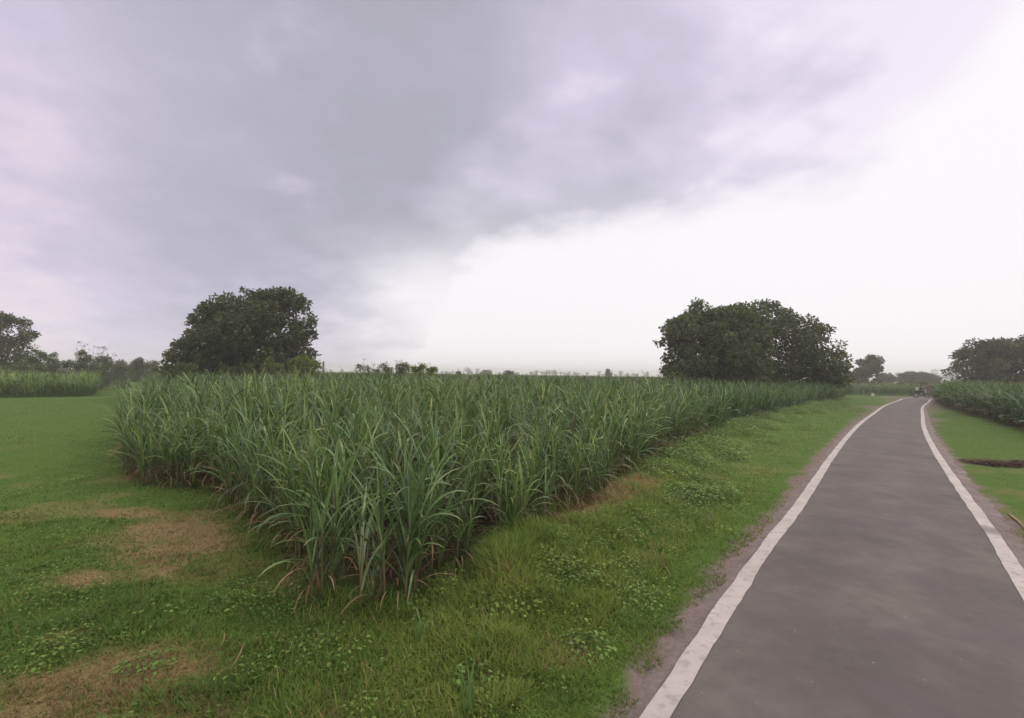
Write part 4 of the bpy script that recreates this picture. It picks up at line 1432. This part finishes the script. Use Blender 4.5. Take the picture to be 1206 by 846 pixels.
def make_riders():
    x, y = 57.0, 71.3
    gz = .02
    head = rad(-18)
    root = empty('motorcycle', (x, y, gz), head)
    black = plain_mat('black_rubber', (.02, .02, .022), .8)
    steel = plain_mat('steel', (.45, .45, .47), .35, 1.0)
    paint = plain_mat('dark_paint', (.02, .022, .05), .25, spec=.6)
    seatm = plain_mat('seat_vinyl', (.025, .024, .024), .5)
    lens = plain_mat('lamp_glass', (.6, .6, .58), .15)
    for wx in (-.64, .64):
        w = MB()
        pts = [(wx + .29 * math.cos(t), 0, .30 + .29 * math.sin(t)) for t in np.linspace(0, 2 * math.pi, 25)]
        w.tube(pts, .05, 8, caps=False, tint=0)
        wo = w.build('wheel', black, root, True)
        r = MB()
        pts = [(wx + .235 * math.cos(t), 0, .30 + .235 * math.sin(t)) for t in np.linspace(0, 2 * math.pi, 25)]
        r.tube(pts, .018, 6, caps=False, tint=0)
        for t in np.linspace(0, math.pi * 2, 13)[:-1]:
            r.tube([(wx, 0, .30), (wx + .235 * math.cos(t), 0, .30 + .235 * math.sin(t))], .006, 4, tint=0)
        r.tube([(wx, -.07, .30), (wx, .07, .30)], .05, 8, tint=0)
        r.build('rim', steel, wo)
        g = MB()
        pts = [Vector((wx + .37 * math.cos(t), 0, .30 + .37 * math.sin(t))) for t in np.linspace(.4, 2.5, 10)]
        vs = []; qd = []
        for k, p in enumerate(pts):
            vs += [(p.x, -.065, p.z), (p.x, .065, p.z)]
            if k: qd.append((2 * k - 2, 2 * k - 1, 2 * k + 1, 2 * k))
        g.add(vs, qd, tint=0)
        go = g.build('mudguard', paint, root, True)
        sol = go.modifiers.new('thick', 'SOLIDIFY'); sol.thickness = .012
    f = MB()
    f.tube([(.64, .08, .30), (.40, .08, .98)], .022, 8, tint=0); f.tube([(.64, -.08, .30), (.40, -.08, .98)], .022, 8, tint=0)
    f.build('fork', steel, root, True)
    f = MB()
    f.tube([(.42, 0, .90), (.05, 0, .80), (-.45, 0, .74), (-.70, 0, .78)], .025, 8, tint=0)
    f.tube([(.42, 0, .88), (.22, 0, .30), (-.20, 0, .28), (-.45, 0, .72)], .022, 8, tint=0)
    f.tube([(-.20, .09, .30), (-.64, .09, .30)], .02, 6, tint=0); f.tube([(-.20, -.09, .30), (-.64, -.09, .30)], .02, 6, tint=0)
    f.build('frame', paint, root, True)
    bm = bmesh.new(); bmesh.ops.create_cube(bm, size=1, matrix=Matrix.Translation((.02, 0, .45)) @ Matrix.Diagonal((.36, .24, .30, 1)))
    bm_obj('engine', bm, steel, root, bevel=.04)
    bm = bmesh.new(); bmesh.ops.create_uvsphere(bm, u_segments=16, v_segments=10, radius=1, matrix=Matrix.Translation((.18, 0, .88)) @ Matrix.Diagonal((.28, .14, .13, 1)))
    bm_obj('fuel_tank', bm, paint, root, True)
    bm = bmesh.new(); bmesh.ops.create_cube(bm, size=1, matrix=Matrix.Translation((-.40, 0, .82)) @ Matrix.Diagonal((.72, .24, .10, 1)))
    bm_obj('seat', bm, seatm, root, bevel=.035)
    h = MB(); h.tube([(.22, .36, 1.10), (.36, .20, 1.06), (.40, 0, 1.02), (.36, -.20, 1.06), (.22, -.36, 1.10)], .016, 8, tint=0)
    h.build('handlebar', steel, root, True)
    bm = bmesh.new(); bmesh.ops.create_uvsphere(bm, u_segments=14, v_segments=8, radius=1, matrix=Matrix.Translation((.52, 0, .90)) @ Matrix.Diagonal((.09, .10, .10, 1)))
    bm_obj('headlight', bm, lens, root, True)
    e = MB(); e.tube([(.10, -.13, .34), (-.30, -.15, .26), (-.85, -.16, .36)], [.025, .035, .05], 8, tint=0)
    e.build('exhaust', steel, root, True)
    tag(root, 'small dark motorcycle carrying two people round the bend', 'motorcycle')
    skin_c = plain_mat('brown_skin', (.17, .09, .055), .6)
    hair = plain_mat('black_hair', (.012, .011, .010), .6)

    def person(hx, lab, shirt, trouser, reach, lean, foot):
        pr = empty('person', (x, y, gz), head)
        # seated skeleton facing +x
        sx = hx + lean; J = []; E = []

        def j(px_, py_, pz_, r, par=None, r2=None):
            J.append((px_, py_, pz_, r, r2 or r))
            if par is not None: E.append((par, len(J) - 1))
            return len(J) - 1
        pel = j(hx, 0, .95, .13, None, .15)
        wa = j(hx + lean * .4, 0, 1.12, .115, pel, .14)
        ch = j(hx + lean * .8, 0, 1.32, .125, wa, .17)
        nk = j(sx, 0, 1.46, .06, ch)
        nk2 = j(sx + .015, 0, 1.53, .052, nk)
        hd = j(sx + .03, 0, 1.62, .088, nk2, .075)
        j(sx + .025, 0, 1.70, .075, hd, .068)
        ends = []
        for s in (-1, 1):
            sh = j(hx + lean * .9, s * .17, 1.40, .062, ch)
            el = j(hx + lean + .10 * reach + .05, s * .27, 1.17, .046, sh)
            wr = j(hx + lean + .38 * reach, s * .30 if reach > .8 else s * .2, 1.10 if reach > .8 else 1.04, .032, el)
            ha = j(hx + lean + .45 * reach, s * .31 if reach > .8 else s * .19, 1.09 if reach > .8 else 1.01, .036, wr)
            ends.append(J[ha][:3])
            kn_x = hx + .40
            hp = j(hx + .08, s * .11, .93, .09, pel)
            kn = j(kn_x, s * .22, .80, .062, hp)
            an = j(foot, s * .20, .40, .042, kn)
            he = j(foot - .03, s * .20, .34, .045, an)
            j(foot + .16, s * .21, .32, .035, he)
        b = skin_body('body', J, E, pel, skin_c, pr)
        me = b.data
        for mm in (skin_c, shirt, trouser, black): me.materials.append(mm)
        for p in me.polygons:
            c = p.center
            if c.z < .40: p.material_index = 3
            elif c.z < 1.0 and abs(c.y) < .32 and c.x < hx + .55: p.material_index = 2 if (c.z < .98) else 1
            elif c.z < 1.47 and not (c.x > hx + lean + .26 * reach + .05): p.material_index = 1
            else: p.material_index = 0
        # face, fingers and hair
        hb = bmesh.new()
        bmesh.ops.create_uvsphere(hb, u_segments=16, v_segments=10, radius=1, matrix=Matrix.Translation((sx + .012, 0, 1.685)) @ Matrix.Diagonal((.098, .084, .085, 1)))
        bmesh.ops.delete(hb, geom=[v for v in hb.verts if v.co.z < 1.655 and v.co.x > sx - .02], context='VERTS')
        bm_obj('hair', hb, hair, pr, True)
        fb = bmesh.new()
        for s in (-1, 1):
            bmesh.ops.create_uvsphere(fb, u_segments=8, v_segments=6, radius=.013, matrix=Matrix.Translation((sx + .115, s * .03, 1.632)))
        bm_obj('eye', fb, hair, pr, True)
        nm = MB()
        nm.tube([(sx + .108, 0, 1.64), (sx + .140, 0, 1.60), (sx + .112, 0, 1.592)], [.010, .016, .010], 6, tint=0)
        nm.build('nose', skin_c, pr, True)
        for q in ends:
            fm = MB()
            for k in range(4):
                o_ = (k - 1.5) * .02
                fm.tube([(q[0], q[1] + o_, q[2] + .02), (q[0] + .045, q[1] + o_, q[2] + .022), (q[0] + .055 - .004 * k, q[1] + o_, q[2] - .015)], [.010, .009, .007], 6, tint=0)
            fm.tube([(q[0] - .01, q[1] - .03, q[2]), (q[0] + .025, q[1] - .042, q[2] - .02)], [.011, .008], 6, tint=0)
            fm.build('hand', skin_c, pr, True)
        tag(pr, lab, 'person')

    person(-.18, 'person in dark clothes steering the motorcycle round the bend', plain_mat('dark_shirt', (.035, .04, .035), .9), plain_mat('dark_trousers', (.03, .03, .038), .9), 1.0, .10, .12)
    person(-.58, 'person in a pale shirt riding behind on the motorcycle', plain_mat('pale_shirt', (.50, .50, .50), .9), plain_mat('grey_trousers', (.05, .05, .055), .9), .6, .05, -.22)


make_riders()


# ------------------------------------------------------------------ haze
def make_haze():
    bm = bmesh.new()
    bmesh.ops.create_cube(bm, size=1, matrix=Matrix.Translation((0, 0, 6.6)) @ Matrix.Diagonal((3400, 3400, 17.0, 1)))
    m, nt, out = new_mat('haze')
    v = N(nt, 'ShaderNodeVolumePrincipled')
    v.inputs['Color'].default_value = (.92, .92, .96, 1)
    v.inputs['Density'].default_value = HAZE
    v.inputs['Anisotropy'].default_value = .2
    nt.links.new(v.outputs[0], out.inputs['Volume'])
    o = bm_obj('haze', bm, m)
    tag(o, 'thin pale air fading the far trees', kind='stuff')


HAZE = .0011
make_haze()


# ------------------------------------------------------------------ sky, sun
SUN_AZ, SUN_EL = rad(38), rad(48)     # azimuth clockwise from +Y


def make_world():
    w = bpy.data.worlds.new('World')
    scene.world = w
    w.use_nodes = True
    nt = w.node_tree
    nt.nodes.clear()
    out = nt.nodes.new('ShaderNodeOutputWorld')
    sky = nt.nodes.new('ShaderNodeTexSky')
    sky.sky_type = 'NISHITA'
    sky.sun_disc = False
    sky.sun_elevation = SUN_EL
    sky.sun_rotation = SUN_AZ
    tc = nt.nodes.new('ShaderNodeTexCoord')
    sep = nt.nodes.new('ShaderNodeSeparateXYZ')
    nt.links.new(tc.outputs['Generated'], sep.inputs[0])
    x, y, z = sep.outputs
    az = math_(nt, 'ARCTAN2', x, y)                                     # 0 ahead, + to the right
    hyp = math_(nt, 'SQRT', math_(nt, 'ADD', math_(nt, 'MULTIPLY', x, x), math_(nt, 'MULTIPLY', y, y)))
    t = math_(nt, 'DIVIDE', z, math_(nt, 'MAXIMUM', hyp, .001))         # tangent of the elevation
    t = math_(nt, 'MINIMUM', math_(nt, 'MAXIMUM', t, -.2), 6.0)
    az01 = math_(nt, 'ADD', math_(nt, 'DIVIDE', az, 2 * math.pi), .5)

    def curve(pts, src):
        c = nt.nodes.new('ShaderNodeFloatCurve')
        cm = c.mapping.curves[0]
        while len(cm.points) < len(pts): cm.points.new(.5, .5)
        for p, (a, b) in zip(cm.points, pts):
            p.location = (a, b); p.handle_type = 'AUTO'
        c.mapping.update()
        nt.links.new(src, c.inputs['Value'])
        return c.outputs[0]
    A = lambda deg: deg / 360 + .5
    # cloud-deck coordinates: the deck flattens towards the horizon
    den = math_(nt, 'ADD', math_(nt, 'MAXIMUM', z, 0.0), .30)
    cmb = nt.nodes.new('ShaderNodeCombineXYZ')
    nt.links.new(math_(nt, 'DIVIDE', x, den), cmb.inputs[0]); nt.links.new(math_(nt, 'DIVIDE', y, den), cmb.inputs[1])
    vec = cmb.outputs[0]
    n_big = noise(nt, 1.3, 4, .5, vec=vec)
    n_mid = noise(nt, 2.6, 5, .55, vec=vec)
    n_fine = noise(nt, 6.5, 6, .55, vec=vec)
    # lower edge of the grey deck, as tangent of elevation over azimuth
    edge = curve([(0, .02), (A(-75), .02), (A(-40), -.06), (A(-24), -.06), (A(-17), .0), (A(-11), .12), (A(-5), .245), (A(0), .28), (A(10), .305), (A(20), .315), (A(30), .345), (A(38), .42), (A(45), .54), (A(60), .8), (A(95), .9), (A(150), .3), (1, .02)], az01)
    wob = math_(nt, 'ADD', math_(nt, 'MULTIPLY', math_(nt, 'SUBTRACT', n_mid, .5), .16), math_(nt, 'MULTIPLY', math_(nt, 'SUBTRACT', n_fine, .5), .05))
    dd = math_(nt, 'ADD', math_(nt, 'SUBTRACT', edge, t), wob)
    bright = math_(nt, 'MAXIMUM', maprange(nt, math_(nt, 'ADD', dd, maprange(nt, az, rad(-4), rad(-13), 0, -.06)), -.075, math_(nt, 'ADD', .055, 0.0) if False else .06), math_(nt, 'MULTIPLY', maprange(nt, dd, -.26, .20, 0, .8), maprange(nt, az, rad(2), rad(-10), .55, 1.0)))
    az_w = math_(nt, 'ADD', az01, math_(nt, 'MULTIPLY', math_(nt, 'SUBTRACT', n_big, .5), .15))
    # grey of the deck: darkest ahead-left, lavender to both sides
    darkc = curve([(0, .5), (A(-80), .85), (A(-52), .74), (A(-41), .52), (A(-29), .20), (A(-18), .08), (A(-8), .13), (A(0), .32), (A(12), .58), (A(25), .74), (A(38), .85), (A(50), .95), (A(110), .8), (1, .5)], az_w)
    tone = math_(nt, 'ADD', darkc, math_(nt, 'MULTIPLY', math_(nt, 'SUBTRACT', n_big, .5), .9))
    tone = math_(nt, 'ADD', tone, math_(nt, 'MULTIPLY', math_(nt, 'SUBTRACT', n_mid, .5), .75))
    tone = math_(nt, 'ADD', tone, math_(nt, 'MULTIPLY', math_(nt, 'SUBTRACT', n_fine, .5), .30))
    low = math_(nt, 'MULTIPLY', maprange(nt, t, .34, .0, 0, .42), maprange(nt, az, rad(-34), rad(-12), .55, 1.0))
    tone = math_(nt, 'ADD', tone, math_(nt, 'MULTIPLY', maprange(nt, dd, -.32, .0, 0, .5), maprange(nt, az, rad(14), rad(44))))
    tone = math_(nt, 'ADD', tone, low)
    deck = ramp(nt, [(0, (.415, .405, .470)), (.35, (.49, .47, .57)), (.7, (.635, .578, .725)), (1.0, (.86, .78, .90))], tone).outputs[0]
    # small lit tufts of cloud
    puff = maprange(nt, n_mid, .58, .80, 0, .45)
    deck = mixc(nt, puff, deck, (.86, .76, .86))
    fade = math_(nt, 'MULTIPLY', maprange(nt, math_(nt, 'ADD', az, math_(nt, 'MULTIPLY', math_(nt, 'SUBTRACT', n_mid, .5), .25)), rad(-25), rad(-8)), maprange(nt, t, .33, .14))
    bright = math_(nt, 'MAXIMUM', bright, math_(nt, 'MULTIPLY', fade, .95))
    pink = math_(nt, 'MULTIPLY', math_(nt, 'MULTIPLY', maprange(nt, az, rad(-37), rad(-43)), maprange(nt, t, .50, .36)), maprange(nt, n_mid, .38, .62, .15, .8))
    deck = mixc(nt, pink, deck, (.80, .69, .77))
    col = mixc(nt, bright, deck, (.965, .935, .955))
    # unseen sky overhead and behind: brightness and warm tint added to light the ground
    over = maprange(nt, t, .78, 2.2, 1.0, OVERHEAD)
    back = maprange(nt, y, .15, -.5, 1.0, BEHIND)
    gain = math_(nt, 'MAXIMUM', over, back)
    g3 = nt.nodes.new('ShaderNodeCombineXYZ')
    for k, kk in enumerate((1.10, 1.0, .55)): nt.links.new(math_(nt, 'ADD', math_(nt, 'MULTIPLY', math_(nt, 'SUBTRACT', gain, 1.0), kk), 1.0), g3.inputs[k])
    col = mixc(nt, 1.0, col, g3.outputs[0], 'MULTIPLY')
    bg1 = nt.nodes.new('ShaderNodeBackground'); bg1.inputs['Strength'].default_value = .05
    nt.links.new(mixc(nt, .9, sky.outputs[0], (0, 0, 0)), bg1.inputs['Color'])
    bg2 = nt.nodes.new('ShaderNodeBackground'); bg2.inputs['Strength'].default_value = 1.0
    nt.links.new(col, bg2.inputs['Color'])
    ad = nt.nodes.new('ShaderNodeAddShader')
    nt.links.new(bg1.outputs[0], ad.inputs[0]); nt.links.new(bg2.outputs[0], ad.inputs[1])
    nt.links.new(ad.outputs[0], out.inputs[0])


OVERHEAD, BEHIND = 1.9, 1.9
make_world()
sd = bpy.data.lights.new('sun', 'SUN')
sd.energy = .9
sd.angle = rad(16)
sd.color = (1, .94, .82)
so = bpy.data.objects.new('sun', sd)
link(so)
so.rotation_euler = Vector((math.sin(SUN_AZ) * math.cos(SUN_EL), math.cos(SUN_AZ) * math.cos(SUN_EL), math.sin(SUN_EL))).to_track_quat('Z', 'Y').to_euler()
so.location = (0, 0, 30)

vs = scene.view_settings
scene.display_settings.display_device = 'sRGB'
vs.view_transform = 'Standard'
vs.look = 'None'
vs.exposure = 0
vs.gamma = 1
vs.use_curve_mapping = False
scene.cycles.use_denoising = True
scene.cycles.max_bounces = 8
scene.cycles.volume_bounces = 1
scene.cycles.volume_max_steps = 16
